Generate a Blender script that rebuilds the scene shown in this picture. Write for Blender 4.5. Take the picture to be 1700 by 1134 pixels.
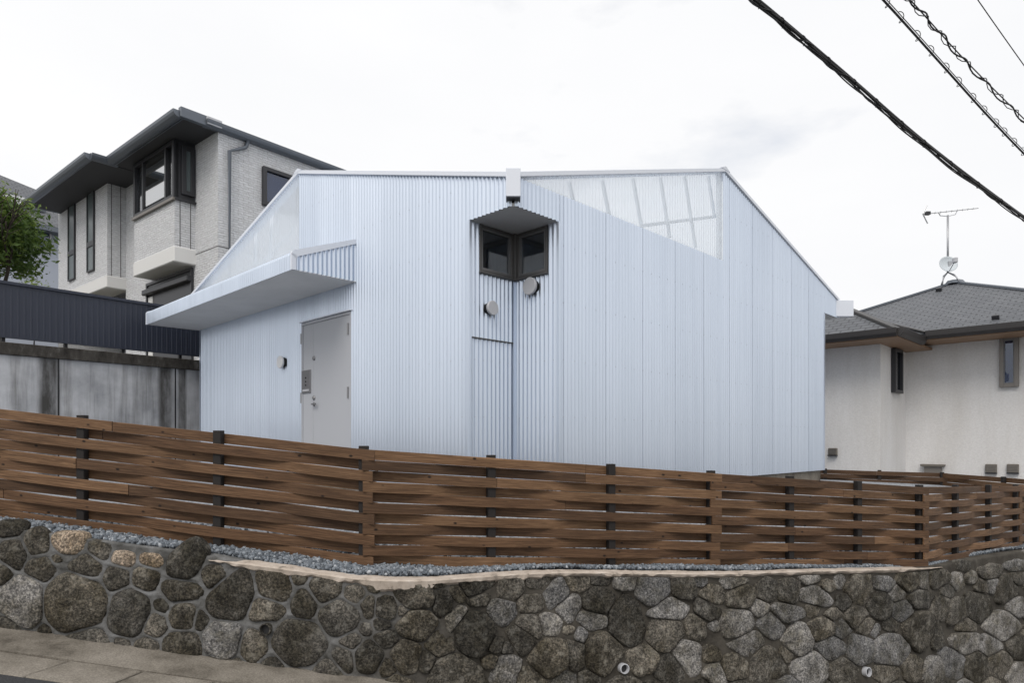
import bpy, bmesh, math, random
import numpy as np
from mathutils import Vector, Matrix, noise
random.seed(7); np.random.seed(7)
R_ = math.radians
for o in list(bpy.data.objects): bpy.data.objects.remove(o)
scene = bpy.context.scene
COL = scene.collection

# ------------------------------------------------------------------ camera, sky, sun, exposure
F, CX, HZ = 1109.0, 850.0, 735.0           # focal length, optical axis and eye level in photograph pixels
cam_d = bpy.data.cameras.new('camera'); cam = bpy.data.objects.new('camera', cam_d); COL.objects.link(cam)
cam.location = (0, 0, 0); cam.rotation_euler = (R_(90), 0, 0)
cam_d.sensor_width = 36; cam_d.lens = 36*F/1700; cam_d.shift_y = (HZ-567)/1700
cam_d.clip_start = 0.05; cam_d.clip_end = 3000
scene.camera = cam
SUN_EL, SUN_AZ = 48, -163                  # high behind the clouds, behind the camera and a little to its left
world = bpy.data.worlds.new('World'); scene.world = world; world.use_nodes = True
wn, wl = world.node_tree.nodes, world.node_tree.links
wn.clear()
wo = wn.new('ShaderNodeOutputWorld'); bg = wn.new('ShaderNodeBackground'); bg.inputs['Strength'].default_value = 0.1
sky = wn.new('ShaderNodeTexSky'); sky.sky_type = 'NISHITA'; sky.sun_disc = False
sky.sun_elevation = R_(SUN_EL); sky.sun_rotation = R_(SUN_AZ)
tc = wn.new('ShaderNodeTexCoord'); mp = wn.new('ShaderNodeMapping'); mp.inputs['Scale'].default_value = (1.6, 1.6, 4.2)
mp.inputs['Location'].default_value = (0.35, 0.0, 0.2)
n1 = wn.new('ShaderNodeTexNoise'); n1.inputs['Scale'].default_value = 1.5; n1.inputs['Detail'].default_value = 7; n1.inputs['Roughness'].default_value = 0.55
r1 = wn.new('ShaderNodeValToRGB'); r1.color_ramp.elements[0].position = 0.57; r1.color_ramp.elements[0].color = (0, 0, 0, 1)
r1.color_ramp.elements[1].position = 0.78; r1.color_ramp.elements[1].color = (0.38, 0.38, 0.38, 1)
n2 = wn.new('ShaderNodeTexNoise'); n2.inputs['Scale'].default_value = 1.1; n2.inputs['Detail'].default_value = 5
r2 = wn.new('ShaderNodeValToRGB'); r2.color_ramp.elements[0].position = 0.3; r2.color_ramp.elements[0].color = (7.45, 7.5, 7.65, 1)
r2.color_ramp.elements[1].position = 0.68; r2.color_ramp.elements[1].color = (7.95, 7.95, 8.0, 1)
mx = wn.new('ShaderNodeMix'); mx.data_type = 'RGBA'
wl.new(tc.outputs['Generated'], mp.inputs['Vector']); wl.new(mp.outputs[0], n1.inputs['Vector']); wl.new(mp.outputs[0], n2.inputs['Vector'])
wl.new(n1.outputs[0], r1.inputs[0]); wl.new(n2.outputs[0], r2.inputs[0])
wl.new(r1.outputs[0], mx.inputs['Factor']); wl.new(r2.outputs[0], mx.inputs[6]); wl.new(sky.outputs[0], mx.inputs[7])
wl.new(mx.outputs[2], bg.inputs['Color']); wl.new(bg.outputs[0], wo.inputs['Surface'])
sd = bpy.data.lights.new('sun', 'SUN'); sd.energy = 1.25; sd.angle = R_(30); sd.color = (1.0, 0.935, 0.855)
so = bpy.data.objects.new('sun', sd); COL.objects.link(so)
sdir = Vector((math.sin(R_(SUN_AZ))*math.cos(R_(SUN_EL)), math.cos(R_(SUN_AZ))*math.cos(R_(SUN_EL)), math.sin(R_(SUN_EL))))
so.rotation_euler = sdir.to_track_quat('Z', 'Y').to_euler(); so.location = sdir*30
scene.view_settings.view_transform = 'Standard'; scene.view_settings.look = 'None'
scene.view_settings.exposure = 0.35; scene.view_settings.gamma = 1.0
scene.render.engine = 'CYCLES'
scene.cycles.max_bounces = 10; scene.cycles.transparent_max_bounces = 16

# ------------------------------------------------------------------ helpers
def PX(x, y, d): return Vector(((x-CX)/F*d, d, (HZ-y)/F*d))
def zat(y, d): return (HZ-y)/F*d
def meet(p, dr, px):                       # where the plan line p + t*dr is seen at photograph column px
    u = (px-CX)/F; t = (u*p[1]-p[0])/(dr[0]-u*dr[1]); return Vector((p[0]+t*dr[0], p[1]+t*dr[1]))
def V3(p, z): return Vector((p[0], p[1], z))

MATS = {}
def mat(name, color=(0.5, 0.5, 0.5), rough=0.6, metal=0.0, spec=0.5, build=None):
    m = bpy.data.materials.new(name); m.use_nodes = True
    b = m.node_tree.nodes['Principled BSDF']
    b.inputs['Base Color'].default_value = (*color, 1); b.inputs['Roughness'].default_value = rough
    b.inputs['Metallic'].default_value = metal; b.inputs['Specular IOR Level'].default_value = spec
    if build: build(m, m.node_tree.nodes, m.node_tree.links, b)
    MATS[name] = m
    return m
def nz(ns, scale, detail=4, rough=0.5, dist=0.0):
    n = ns.new('ShaderNodeTexNoise'); n.inputs['Scale'].default_value = scale; n.inputs['Detail'].default_value = detail
    n.inputs['Roughness'].default_value = rough; n.inputs['Distortion'].default_value = dist; return n
def ramp(ns, stops):
    r = ns.new('ShaderNodeValToRGB'); e = r.color_ramp.elements
    while len(e) < len(stops): e.new(0.5)
    for i, (p, c) in enumerate(stops):
        e[i].position = p; e[i].color = (*c, 1) if len(c) == 3 else c
    return r
def mixc(ns, ls, fac, a, b, mode='MIX'):
    m = ns.new('ShaderNodeMix'); m.data_type = 'RGBA'; m.blend_type = mode
    for sock, v in ((m.inputs['Factor'], fac), (m.inputs[6], a), (m.inputs[7], b)):
        if hasattr(v, 'links') or hasattr(v, 'is_linked'): ls.new(v, sock)
        elif isinstance(v, (int, float)): sock.default_value = v
        else: sock.default_value = (*v, 1)
    return m.outputs[2]
def coords(ns, ls, scale=(1, 1, 1), kind='Object', rot=(0, 0, 0), rand=False):
    t = ns.new('ShaderNodeTexCoord'); m = ns.new('ShaderNodeMapping'); m.inputs['Scale'].default_value = scale
    m.inputs['Rotation'].default_value = rot
    ls.new(t.outputs[kind], m.inputs['Vector'])
    if rand:
        oi = ns.new('ShaderNodeObjectInfo'); mu = ns.new('ShaderNodeMath'); mu.operation = 'MULTIPLY'; mu.inputs[1].default_value = 53.0
        ls.new(oi.outputs['Random'], mu.inputs[0]); ls.new(mu.outputs[0], m.inputs['Location'])
    return m.outputs[0]
def bump(ns, ls, b, h, strength=0.3, dist=0.01):
    bp = ns.new('ShaderNodeBump'); bp.inputs['Strength'].default_value = strength; bp.inputs['Distance'].default_value = dist
    ls.new(h, bp.inputs['Height']); ls.new(bp.outputs[0], b.inputs['Normal']); return bp

def link_mesh(name, me, m, parent):
    o = bpy.data.objects.new(name, me); COL.objects.link(o)
    if m is not None and len(me.materials) == 0: me.materials.append(MATS[m] if isinstance(m, str) else m)
    if parent is not None:
        o.parent = parent
        if parent.type == 'EMPTY': o.matrix_parent_inverse = Matrix.Translation(-parent.location)
    return o
class MB:
    """collects shapes in world metres; build() links them as one mesh object"""
    def __init__(s): s.v = []; s.f = []
    def add(s, vs, fs):
        k = len(s.v); s.v += [tuple(v) for v in vs]; s.f += [tuple(i+k for i in f) for f in fs]; return s
    def hexa(s, a):                        # 8 corners: bottom 0-3, top 4-7
        return s.add(a, [(3, 2, 1, 0), (4, 5, 6, 7), (0, 1, 5, 4), (1, 2, 6, 5), (2, 3, 7, 6), (3, 0, 4, 7)])
    def obox(s, c, ux, uy, uz, hx, hy, hz):
        c = Vector(c); ux = Vector(ux)*hx; uy = Vector(uy)*hy; uz = Vector(uz)*hz
        return s.hexa([c-ux-uy-uz, c+ux-uy-uz, c+ux+uy-uz, c-ux+uy-uz, c-ux-uy+uz, c+ux-uy+uz, c+ux+uy+uz, c-ux+uy+uz])
    def prism(s, pts, off):                # polygon of 3-D points pushed along off
        n = len(pts); off = Vector(off); a = [Vector(p) for p in pts]; b = [p+off for p in a]
        return s.add(a+b, [tuple(range(n)), tuple(range(2*n-1, n-1, -1))]+[((i+1) % n, i, i+n, (i+1) % n+n) for i in range(n)])
    def bar(s, a, b, w, h, up=(0, 0, 1)):
        a = Vector(a); b = Vector(b); d = (b-a); L = d.length; d.normalize(); x = d.cross(Vector(up)).normalized(); z = x.cross(d)
        return s.obox((a+b)/2, d, x, z, L/2, w/2, h/2)
    def tube(s, pts, r, n=8, cap=True):
        pts = [Vector(p) for p in pts]; rs = r if isinstance(r, (list, tuple)) else [r]*len(pts); vs = []; fs = []
        up = Vector((0, 0, 1))
        for i, p in enumerate(pts):
            t = (pts[min(i+1, len(pts)-1)]-pts[max(i-1, 0)]).normalized()
            x = t.cross(up)
            if x.length < 1e-3: x = t.cross(Vector((1, 0, 0)))
            x.normalize(); y = t.cross(x)
            vs += [p+(x*math.cos(2*math.pi*k/n)+y*math.sin(2*math.pi*k/n))*rs[i] for k in range(n)]
        for i in range(len(pts)-1):
            fs += [(i*n+k, i*n+(k+1) % n, (i+1)*n+(k+1) % n, (i+1)*n+k) for k in range(n)]
        if cap: fs += [tuple(range(n-1, -1, -1)), tuple(range((len(pts)-1)*n, len(pts)*n))]
        return s.add(vs, fs)
    def lathe(s, c, ax, prof, n=24):       # prof: (radius, distance along ax)
        c = Vector(c); ax = Vector(ax).normalized(); x = ax.orthogonal().normalized(); y = ax.cross(x); vs = []; fs = []
        for r, h in prof: vs += [c+ax*h+(x*math.cos(2*math.pi*k/n)+y*math.sin(2*math.pi*k/n))*r for k in range(n)]
        for i in range(len(prof)-1): fs += [(i*n+k, i*n+(k+1) % n, (i+1)*n+(k+1) % n, (i+1)*n+k) for k in range(n)]
        fs += [tuple(range(n-1, -1, -1)), tuple(range((len(prof)-1)*n, len(prof)*n))]
        return s.add(vs, fs)
    def build(s, name, m, parent=None, smooth=False, bevel=0.0):
        me = bpy.data.meshes.new(name); me.from_pydata(s.v, [], s.f)
        bm = bmesh.new(); bm.from_mesh(me)
        bmesh.ops.recalc_face_normals(bm, faces=bm.faces)
        if bevel: bmesh.ops.bevel(bm, geom=list(bm.edges), offset=bevel, segments=1, affect='EDGES', clamp_overlap=True)
        bm.to_mesh(me); bm.free()
        if smooth: me.polygons.foreach_set('use_smooth', [True]*len(me.polygons))
        return link_mesh(name, me, m, parent)
def thing(name, loc, label, cat, group=None):
    o = bpy.data.objects.new(name, None); COL.objects.link(o); o.location = loc; o.empty_display_size = 0.2
    o['label'] = label; o['category'] = cat
    if group: o['group'] = group
    return o
def struct(o): o['kind'] = 'structure'; return o
def stuff(o): o['kind'] = 'stuff'; return o

# ------------------------------------------------------------------ materials
def b_white_metal(m, ns, ls, b):
    n = nz(ns, 1.0, 3); ls.new(coords(ns, ls, (0.9, 0.9, 0.25), rand=True), n.inputs['Vector'])
    r = ramp(ns, [(0.3, (0.615, 0.682, 0.785)), (0.7, (0.65, 0.717, 0.82))]); ls.new(n.outputs[0], r.inputs[0])
    n3 = nz(ns, 3.0, 5, 0.6); ls.new(coords(ns, ls, (3.0, 3.0, 0.12)), n3.inputs['Vector'])
    r3 = ramp(ns, [(0.33, (0.935, 0.94, 0.945)), (0.62, (1, 1, 1))]); ls.new(n3.outputs[0], r3.inputs[0])
    oi = ns.new('ShaderNodeObjectInfo'); ro = ramp(ns, [(0.0, (0.96, 0.965, 0.97)), (1.0, (1.03, 1.03, 1.03))]); ls.new(oi.outputs['Random'], ro.inputs[0])
    col = mixc(ns, ls, 1.0, r.outputs[0], ro.outputs[0], 'MULTIPLY')
    ls.new(mixc(ns, ls, 1.0, col, r3.outputs[0], 'MULTIPLY'), b.inputs['Base Color'])
mat('white_metal', rough=0.30, metal=0.68, build=b_white_metal)
mat('white_trim', (0.75, 0.79, 0.87), 0.38)
def b_soffit(m, ns, ls, b):
    n = nz(ns, 2.5, 4); ls.new(coords(ns, ls), n.inputs['Vector'])
    r = ramp(ns, [(0.35, (0.70, 0.705, 0.715)), (0.65, (0.76, 0.765, 0.775))]); ls.new(n.outputs[0], r.inputs[0]); ls.new(r.outputs[0], b.inputs['Base Color'])
mat('soffit_paint', rough=0.7, build=b_soffit)
mat('soffit_grey', (0.5, 0.5, 0.505), 0.6)
mat('door_grey', (0.45, 0.465, 0.50), 0.45)
mat('steel_dull', (0.28, 0.28, 0.29), 0.4, 0.7)
mat('vent_paint', (0.48, 0.49, 0.52), 0.45)
mat('vent_white', (0.72, 0.73, 0.75), 0.45)
mat('black_rubber', (0.012, 0.012, 0.013), 0.6)
mat('bronze_frame', (0.10, 0.098, 0.098), 0.45, 0.2)
mat('sash_grey', (0.17, 0.172, 0.178), 0.45, 0.2)
mat('dark_frame', (0.030, 0.031, 0.036), 0.4, 0.1)
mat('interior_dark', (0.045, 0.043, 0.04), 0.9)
mat('interior_white', (0.82, 0.84, 0.86), 0.8)
mat('screw', (0.50, 0.53, 0.58), 0.5, 0.3)
def b_glass(m, ns, ls, b, base=0.06, tint=(0.75, 0.8, 0.85)):
    ns.remove(b); out = [n for n in ns if n.type == 'OUTPUT_MATERIAL'][0]
    t = ns.new('ShaderNodeBsdfTransparent'); t.inputs[0].default_value = (*tint, 1)
    g = ns.new('ShaderNodeBsdfGlossy'); g.inputs['Roughness'].default_value = 0.015
    lw = ns.new('ShaderNodeLayerWeight'); f = ns.new('ShaderNodeMath'); f.operation = 'POWER'; f.inputs[1].default_value = 4.0; ls.new(lw.outputs['Facing'], f.inputs[0])
    a = ns.new('ShaderNodeMath'); a.operation = 'MULTIPLY_ADD'; a.inputs[1].default_value = 0.75; a.inputs[2].default_value = base; a.use_clamp = True
    mx = ns.new('ShaderNodeMixShader'); ls.new(f.outputs[0], a.inputs[0]); ls.new(a.outputs[0], mx.inputs[0])
    ls.new(t.outputs[0], mx.inputs[1]); ls.new(g.outputs[0], mx.inputs[2]); ls.new(mx.outputs[0], out.inputs[0])
mat('glass', build=lambda m, ns, ls, b: b_glass(m, ns, ls, b, 0.2))
mat('glass_mirror', build=lambda m, ns, ls, b: b_glass(m, ns, ls, b, 0.55, (0.4, 0.45, 0.5)))
mat('glass_blue', build=lambda m, ns, ls, b: b_glass(m, ns, ls, b, 0.10, (0.3, 0.42, 0.6)))
mat('glass_frost', (0.10, 0.125, 0.13), 0.25)
mat('curtain', (0.42, 0.46, 0.52), 0.9)
def b_poly(m, ns, ls, b):
    ns.remove(b); out = [n for n in ns if n.type == 'OUTPUT_MATERIAL'][0]
    t = ns.new('ShaderNodeBsdfTransparent'); t.inputs[0].default_value = (0.97, 0.985, 1.0, 1)
    tl = ns.new('ShaderNodeBsdfTranslucent'); tl.inputs[0].default_value = (0.88, 0.91, 0.95, 1)
    df = ns.new('ShaderNodeBsdfDiffuse'); df.inputs[0].default_value = (0.80, 0.86, 0.93, 1)
    g = ns.new('ShaderNodeBsdfGlossy'); g.inputs['Roughness'].default_value = 0.12
    lw = ns.new('ShaderNodeLayerWeight'); f0 = ns.new('ShaderNodeMath'); f0.operation = 'POWER'; f0.inputs[1].default_value = 4.0; ls.new(lw.outputs['Facing'], f0.inputs[0])
    f = ns.new('ShaderNodeMath'); f.operation = 'MULTIPLY_ADD'; f.inputs[1].default_value = 0.4; f.inputs[2].default_value = 0.04; ls.new(f0.outputs[0], f.inputs[0])
    m0 = ns.new('ShaderNodeMixShader'); m0.inputs[0].default_value = 0.35
    m1 = ns.new('ShaderNodeMixShader'); m1.inputs[0].default_value = 0.42
    m2 = ns.new('ShaderNodeMixShader')
    ls.new(tl.outputs[0], m0.inputs[1]); ls.new(df.outputs[0], m0.inputs[2])
    ls.new(t.outputs[0], m1.inputs[1]); ls.new(m0.outputs[0], m1.inputs[2])
    ls.new(f.outputs[0], m2.inputs[0]); ls.new(m1.outputs[0], m2.inputs[1]); ls.new(g.outputs[0], m2.inputs[2]); ls.new(m2.outputs[0], out.inputs[0])
mat('polycarbonate', build=b_poly)
def b_wood(m, ns, ls, b):
    c = coords(ns, ls, (1, 1, 1), 'UV', rand=True)
    mp = ns.new('ShaderNodeMapping'); mp.inputs['Scale'].default_value = (2.2, 60, 1); ls.new(c, mp.inputs['Vector'])
    g = nz(ns, 1.6, 8, 0.7, 0.9); ls.new(mp.outputs[0], g.inputs['Vector'])
    r = ramp(ns, [(0.28, (0.040, 0.022, 0.012)), (0.5, (0.130, 0.075, 0.041)), (0.72, (0.245, 0.152, 0.088))]); ls.new(g.outputs[0], r.inputs[0])
    mp2 = ns.new('ShaderNodeMapping'); mp2.inputs['Scale'].default_value = (1.1, 4, 1); ls.new(c, mp2.inputs['Vector'])
    n2 = nz(ns, 1.4, 3); ls.new(mp2.outputs[0], n2.inputs['Vector'])
    r2 = ramp(ns, [(0.35, (0.86, 0.84, 0.82)), (0.65, (1.1, 1.1, 1.1))]); ls.new(n2.outputs[0], r2.inputs[0])
    col = mixc(ns, ls, 1.0, r.outputs[0], r2.outputs[0], 'MULTIPLY')
    oi = ns.new('ShaderNodeObjectInfo'); r3 = ramp(ns, [(0.0, (0.56, 0.54, 0.54)), (0.35, (0.86, 0.80, 0.76)), (0.7, (1.05, 1.03, 1.0)), (1.0, (1.38, 1.34, 1.28))]); ls.new(oi.outputs['Random'], r3.inputs[0])
    col = mixc(ns, ls, 1.0, col, r3.outputs[0], 'MULTIPLY')
    mp3 = ns.new('ShaderNodeMapping'); mp3.inputs['Scale'].default_value = (5.5, 9.0, 1); ls.new(c, mp3.inputs['Vector'])
    vo = ns.new('ShaderNodeTexVoronoi'); vo.inputs['Scale'].default_value = 1.0; ls.new(mp3.outputs[0], vo.inputs['Vector'])
    kr = ramp(ns, [(0.05, (1, 1, 1)), (0.11, (0, 0, 0))]); ls.new(vo.outputs['Distance'], kr.inputs[0])
    col = mixc(ns, ls, kr.outputs[0], col, (0.012, 0.007, 0.005)); ls.new(col, b.inputs['Base Color'])
    bump(ns, ls, b, g.outputs[0], 0.35, 0.004)
mat('stained_wood', rough=0.62, spec=0.3, build=b_wood)
mat('post_dark', (0.012, 0.009, 0.008), 0.7)
def b_gravel(m, ns, ls, b):
    a = ns.new('ShaderNodeAttribute'); a.attribute_name = 'shade'
    r = ramp(ns, [(0.0, (0.045, 0.052, 0.062)), (0.4, (0.145, 0.168, 0.195)), (0.75, (0.26, 0.285, 0.315)), (1.0, (0.48, 0.50, 0.52))]); ls.new(a.outputs['Fac'], r.inputs[0])
    n = nz(ns, 120, 2); ls.new(coords(ns, ls), n.inputs['Vector'])
    r2 = ramp(ns, [(0.3, (0.75, 0.75, 0.75)), (0.7, (1.15, 1.15, 1.15))]); ls.new(n.outputs[0], r2.inputs[0])
    ls.new(mixc(ns, ls, 1.0, r.outputs[0], r2.outputs[0], 'MULTIPLY'), b.inputs['Base Color'])
mat('gravel', rough=0.8, build=b_gravel)
def b_gravel_far(m, ns, ls, b):
    v = ns.new('ShaderNodeTexVoronoi'); v.inputs['Scale'].default_value = 38; ls.new(coords(ns, ls), v.inputs['Vector'])
    r = ramp(ns, [(0.0, (0.16, 0.18, 0.2)), (0.5, (0.28, 0.30, 0.33)), (1.0, (0.44, 0.45, 0.47))]); ls.new(v.outputs['Color'], r.inputs[0]); ls.new(r.outputs[0], b.inputs['Base Color'])
    bump(ns, ls, b, v.outputs['Distance'], 0.8, 0.02)
mat('gravel_bed', rough=0.9, build=b_gravel_far)
def stone_builder(c0, c1, c2, lichen, tanmix):
    def f(m, ns, ls, b):
        c = coords(ns, ls, rand=True)
        n = nz(ns, 6, 9, 0.74, 0.5); ls.new(c, n.inputs['Vector'])
        r = ramp(ns, [(0.3, c0), (0.5, c1), (0.72, c2)]); ls.new(n.outputs[0], r.inputs[0])
        s = nz(ns, 62, 4, 0.75); ls.new(c, s.inputs['Vector'])
        rs = ramp(ns, [(0.38, (0.38, 0.38, 0.38)), (0.5, (0.95, 0.95, 0.95)), (0.62, (2.1, 2.05, 2.0))]); ls.new(s.outputs[0], rs.inputs[0])
        col = mixc(ns, ls, 1.0, r.outputs[0], rs.outputs[0], 'MULTIPLY')
        l = nz(ns, 16, 6, 0.7); ls.new(c, l.inputs['Vector']); rl = ramp(ns, [(0.52, (0, 0, 0)), (0.64, (lichen, lichen, lichen))]); ls.new(l.outputs[0], rl.inputs[0])
        col = mixc(ns, ls, rl.outputs[0], col, (0.36, 0.35, 0.32))
        ms = nz(ns, 3.2, 5, 0.7); ls.new(coords(ns, ls), ms.inputs['Vector']); rm = ramp(ns, [(0.40, (0.50, 0.48, 0.42)), (0.55, (1, 1, 1)), (0.70, (1.3, 1.3, 1.3))]); ls.new(ms.outputs[0], rm.inputs[0])
        col = mixc(ns, ls, 1.0, col, rm.outputs[0], 'MULTIPLY')
        oi = ns.new('ShaderNodeObjectInfo'); ro = ramp(ns, [(0.0, (0.72, 0.72, 0.72)), (0.5, (1.0, 0.98, 0.95)), (1.0, (1.38, 1.32, 1.22))]); ls.new(oi.outputs['Random'], ro.inputs[0])
        col = mixc(ns, ls, 1.0, col, ro.outputs[0], 'MULTIPLY'); ls.new(col, b.inputs['Base Color'])
        hb = ns.new('ShaderNodeMath'); hb.operation = 'ADD'; ls.new(n.outputs[0], hb.inputs[0]); ls.new(s.outputs[0], hb.inputs[1])
        bump(ns, ls, b, hb.outputs[0], 0.9, 0.03)
    return f
mat('stone_dark', rough=0.88, spec=0.25, build=stone_builder((0.032, 0.030, 0.027), (0.078, 0.073, 0.063), (0.155, 0.143, 0.122), 0.45, 0))
mat('stone_light', rough=0.85, spec=0.3, build=stone_builder((0.08, 0.08, 0.081), (0.20, 0.20, 0.203), (0.36, 0.36, 0.366), 0.55, 0))
mat('stone_mid', rough=0.88, spec=0.25, build=stone_builder((0.042, 0.040, 0.037), (0.112, 0.106, 0.095), (0.21, 0.197, 0.175), 0.5, 0))
mat('stone_tan', rough=0.85, spec=0.25, build=stone_builder((0.12, 0.10, 0.08), (0.31, 0.255, 0.205), (0.44, 0.38, 0.32), 0.3, 0))
def b_mortar(m, ns, ls, b):
    c = coords(ns, ls)
    n = nz(ns, 5, 8, 0.72); ls.new(c, n.inputs['Vector'])
    a = ramp(ns, [(0.32, (0.055, 0.054, 0.050)), (0.5, (0.13, 0.13, 0.128)), (0.64, (0.20, 0.203, 0.207)), (0.8, (0.28, 0.285, 0.295))]); ls.new(n.outputs[0], a.inputs[0])
    d = ramp(ns, [(0.3, (0.035, 0.031, 0.026)), (0.6, (0.085, 0.077, 0.065)), (0.8, (0.15, 0.14, 0.122))]); ls.new(n.outputs[0], d.inputs[0])
    t = ns.new('ShaderNodeTexCoord'); sx = ns.new('ShaderNodeSeparateXYZ'); ls.new(t.outputs['Object'], sx.inputs[0])
    big = nz(ns, 1.2, 3); ls.new(c, big.inputs['Vector'])
    ma = ns.new('ShaderNodeMath'); ma.operation = 'MULTIPLY_ADD'; ma.inputs[1].default_value = 1.4; ls.new(big.outputs[0], ma.inputs[0]); ls.new(sx.outputs[0], ma.inputs[2])
    mr = ns.new('ShaderNodeMapRange'); mr.inputs['From Min'].default_value = -0.75; mr.inputs['From Max'].default_value = 0.25; ls.new(ma.outputs[0], mr.inputs['Value'])
    ls.new(mixc(ns, ls, mr.outputs[0], a.outputs[0], d.outputs[0]), b.inputs['Base Color'])
    s = nz(ns, 60, 5, 0.7); ls.new(c, s.inputs['Vector']); bump(ns, ls, b, s.outputs[0], 0.6, 0.012)
mat('mortar', rough=0.92, spec=0.2, build=b_mortar)
def b_cap(m, ns, ls, b):
    c = coords(ns, ls); n = nz(ns, 11, 7, 0.65); ls.new(c, n.inputs['Vector'])
    r = ramp(ns, [(0.30, (0.17, 0.15, 0.13)), (0.42, (0.40, 0.34, 0.285)), (0.6, (0.50, 0.435, 0.375)), (0.8, (0.60, 0.55, 0.50))]); ls.new(n.outputs[0], r.inputs[0]); ls.new(r.outputs[0], b.inputs['Base Color'])
    bump(ns, ls, b, n.outputs[0], 0.6, 0.01)
mat('cap_concrete', rough=0.9, spec=0.2, build=b_cap)
def b_gutter(m, ns, ls, b):
    c = coords(ns, ls, rand=True); n = nz(ns, 3.5, 7, 0.62); ls.new(c, n.inputs['Vector'])
    r = ramp(ns, [(0.28, (0.095, 0.083, 0.068)), (0.5, (0.20, 0.18, 0.152)), (0.75, (0.27, 0.245, 0.212))]); ls.new(n.outputs[0], r.inputs[0])
    s = nz(ns, 90, 4, 0.7); ls.new(c, s.inputs['Vector']); rs = ramp(ns, [(0.35, (0.7, 0.7, 0.7)), (0.65, (1.25, 1.25, 1.25))]); ls.new(s.outputs[0], rs.inputs[0])
    ls.new(mixc(ns, ls, 1.0, r.outputs[0], rs.outputs[0], 'MULTIPLY'), b.inputs['Base Color']); bump(ns, ls, b, s.outputs[0], 0.4, 0.006)
mat('gutter_concrete', rough=0.9, spec=0.2, build=b_gutter)
def b_asphalt(m, ns, ls, b):
    c = coords(ns, ls); n = nz(ns, 110, 4, 0.75); ls.new(c, n.inputs['Vector'])
    r = ramp(ns, [(0.3, (0.025, 0.026, 0.028)), (0.6, (0.06, 0.061, 0.065)), (0.8, (0.11, 0.11, 0.112))]); ls.new(n.outputs[0], r.inputs[0]); ls.new(r.outputs[0], b.inputs['Base Color'])
    bump(ns, ls, b, n.outputs[0], 0.6, 0.01)
mat('asphalt', rough=0.92, spec=0.2, build=b_asphalt)
def b_soil(m, ns, ls, b):
    n = nz(ns, 0.8, 6); ls.new(coords(ns, ls), n.inputs['Vector'])
    r = ramp(ns, [(0.3, (0.09, 0.085, 0.07)), (0.7, (0.17, 0.16, 0.13))]); ls.new(n.outputs[0], r.inputs[0]); ls.new(r.outputs[0], b.inputs['Base Color'])
mat('soil', rough=0.95, build=b_soil)
def b_oldconc(m, ns, ls, b):               # weathered concrete: rain streaks below the coping, black algae bands
    c = coords(ns, ls); n = nz(ns, 2.2, 6, 0.6); ls.new(c, n.inputs['Vector'])
    r = ramp(ns, [(0.3, (0.30, 0.31, 0.33)), (0.7, (0.52, 0.53, 0.555))]); ls.new(n.outputs[0], r.inputs[0])
    st = nz(ns, 1.0, 6, 0.68); ls.new(coords(ns, ls, (5.5, 5.5, 0.35)), st.inputs['Vector'])
    rs = ramp(ns, [(0.32, (0.5, 0.49, 0.475)), (0.54, (1, 1, 1)), (0.75, (1.12, 1.12, 1.12))]); ls.new(st.outputs[0], rs.inputs[0])
    col = mixc(ns, ls, 1.0, r.outputs[0], rs.outputs[0], 'MULTIPLY')
    uv = ns.new('ShaderNodeTexCoord'); sx = ns.new('ShaderNodeSeparateXYZ'); ls.new(uv.outputs['UV'], sx.inputs[0])
    wv = nz(ns, 1.0, 5, 0.7); ls.new(coords(ns, ls, (4, 4, 1.1)), wv.inputs['Vector'])
    tot = None
    for u0, w in ((0.66, 0.17), (2.53, 0.16), (2.83, 0.10), (4.6, 0.2)):
        d = ns.new('ShaderNodeMath'); d.operation = 'SUBTRACT'; ls.new(sx.outputs[0], d.inputs[0]); d.inputs[1].default_value = u0
        a = ns.new('ShaderNodeMath'); a.operation = 'ABSOLUTE'; ls.new(d.outputs[0], a.inputs[0])
        mr = ns.new('ShaderNodeMapRange'); mr.inputs['From Min'].default_value = w; mr.inputs['From Max'].default_value = w*0.5; ls.new(a.outputs[0], mr.inputs['Value'])
        if tot is None: tot = mr.outputs[0]
        else:
            mm = ns.new('ShaderNodeMath'); mm.operation = 'MAXIMUM'; ls.new(tot, mm.inputs[0]); ls.new(mr.outputs[0], mm.inputs[1]); tot = mm.outputs[0]
    rw = ramp(ns, [(0.3, (0.45, 0.45, 0.45)), (0.6, (0.95, 0.95, 0.95))]); ls.new(wv.outputs[0], rw.inputs[0])
    mu = ns.new('ShaderNodeMath'); mu.operation = 'MULTIPLY'; ls.new(tot, mu.inputs[0]); ls.new(rw.outputs[0], mu.inputs[1])
    ls.new(mixc(ns, ls, mu.outputs[0], col, (0.045, 0.043, 0.040)), b.inputs['Base Color'])
    bump(ns, ls, b, n.outputs[0], 0.2, 0.01)
mat('old_concrete', rough=0.9, spec=0.25, build=b_oldconc)
def b_coping(m, ns, ls, b):
    n = nz(ns, 7, 7, 0.7); ls.new(coords(ns, ls, (1, 1, 0.5)), n.inputs['Vector'])
    r = ramp(ns, [(0.3, (0.022, 0.020, 0.018)), (0.55, (0.065, 0.060, 0.054)), (0.8, (0.20, 0.195, 0.185))]); ls.new(n.outputs[0], r.inputs[0]); ls.new(r.outputs[0], b.inputs['Base Color'])
    bump(ns, ls, b, n.outputs[0], 0.5, 0.01)
mat('mossy_coping', rough=0.95, spec=0.2, build=b_coping)
mat('navy_metal', (0.022, 0.027, 0.045), 0.45)
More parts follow.
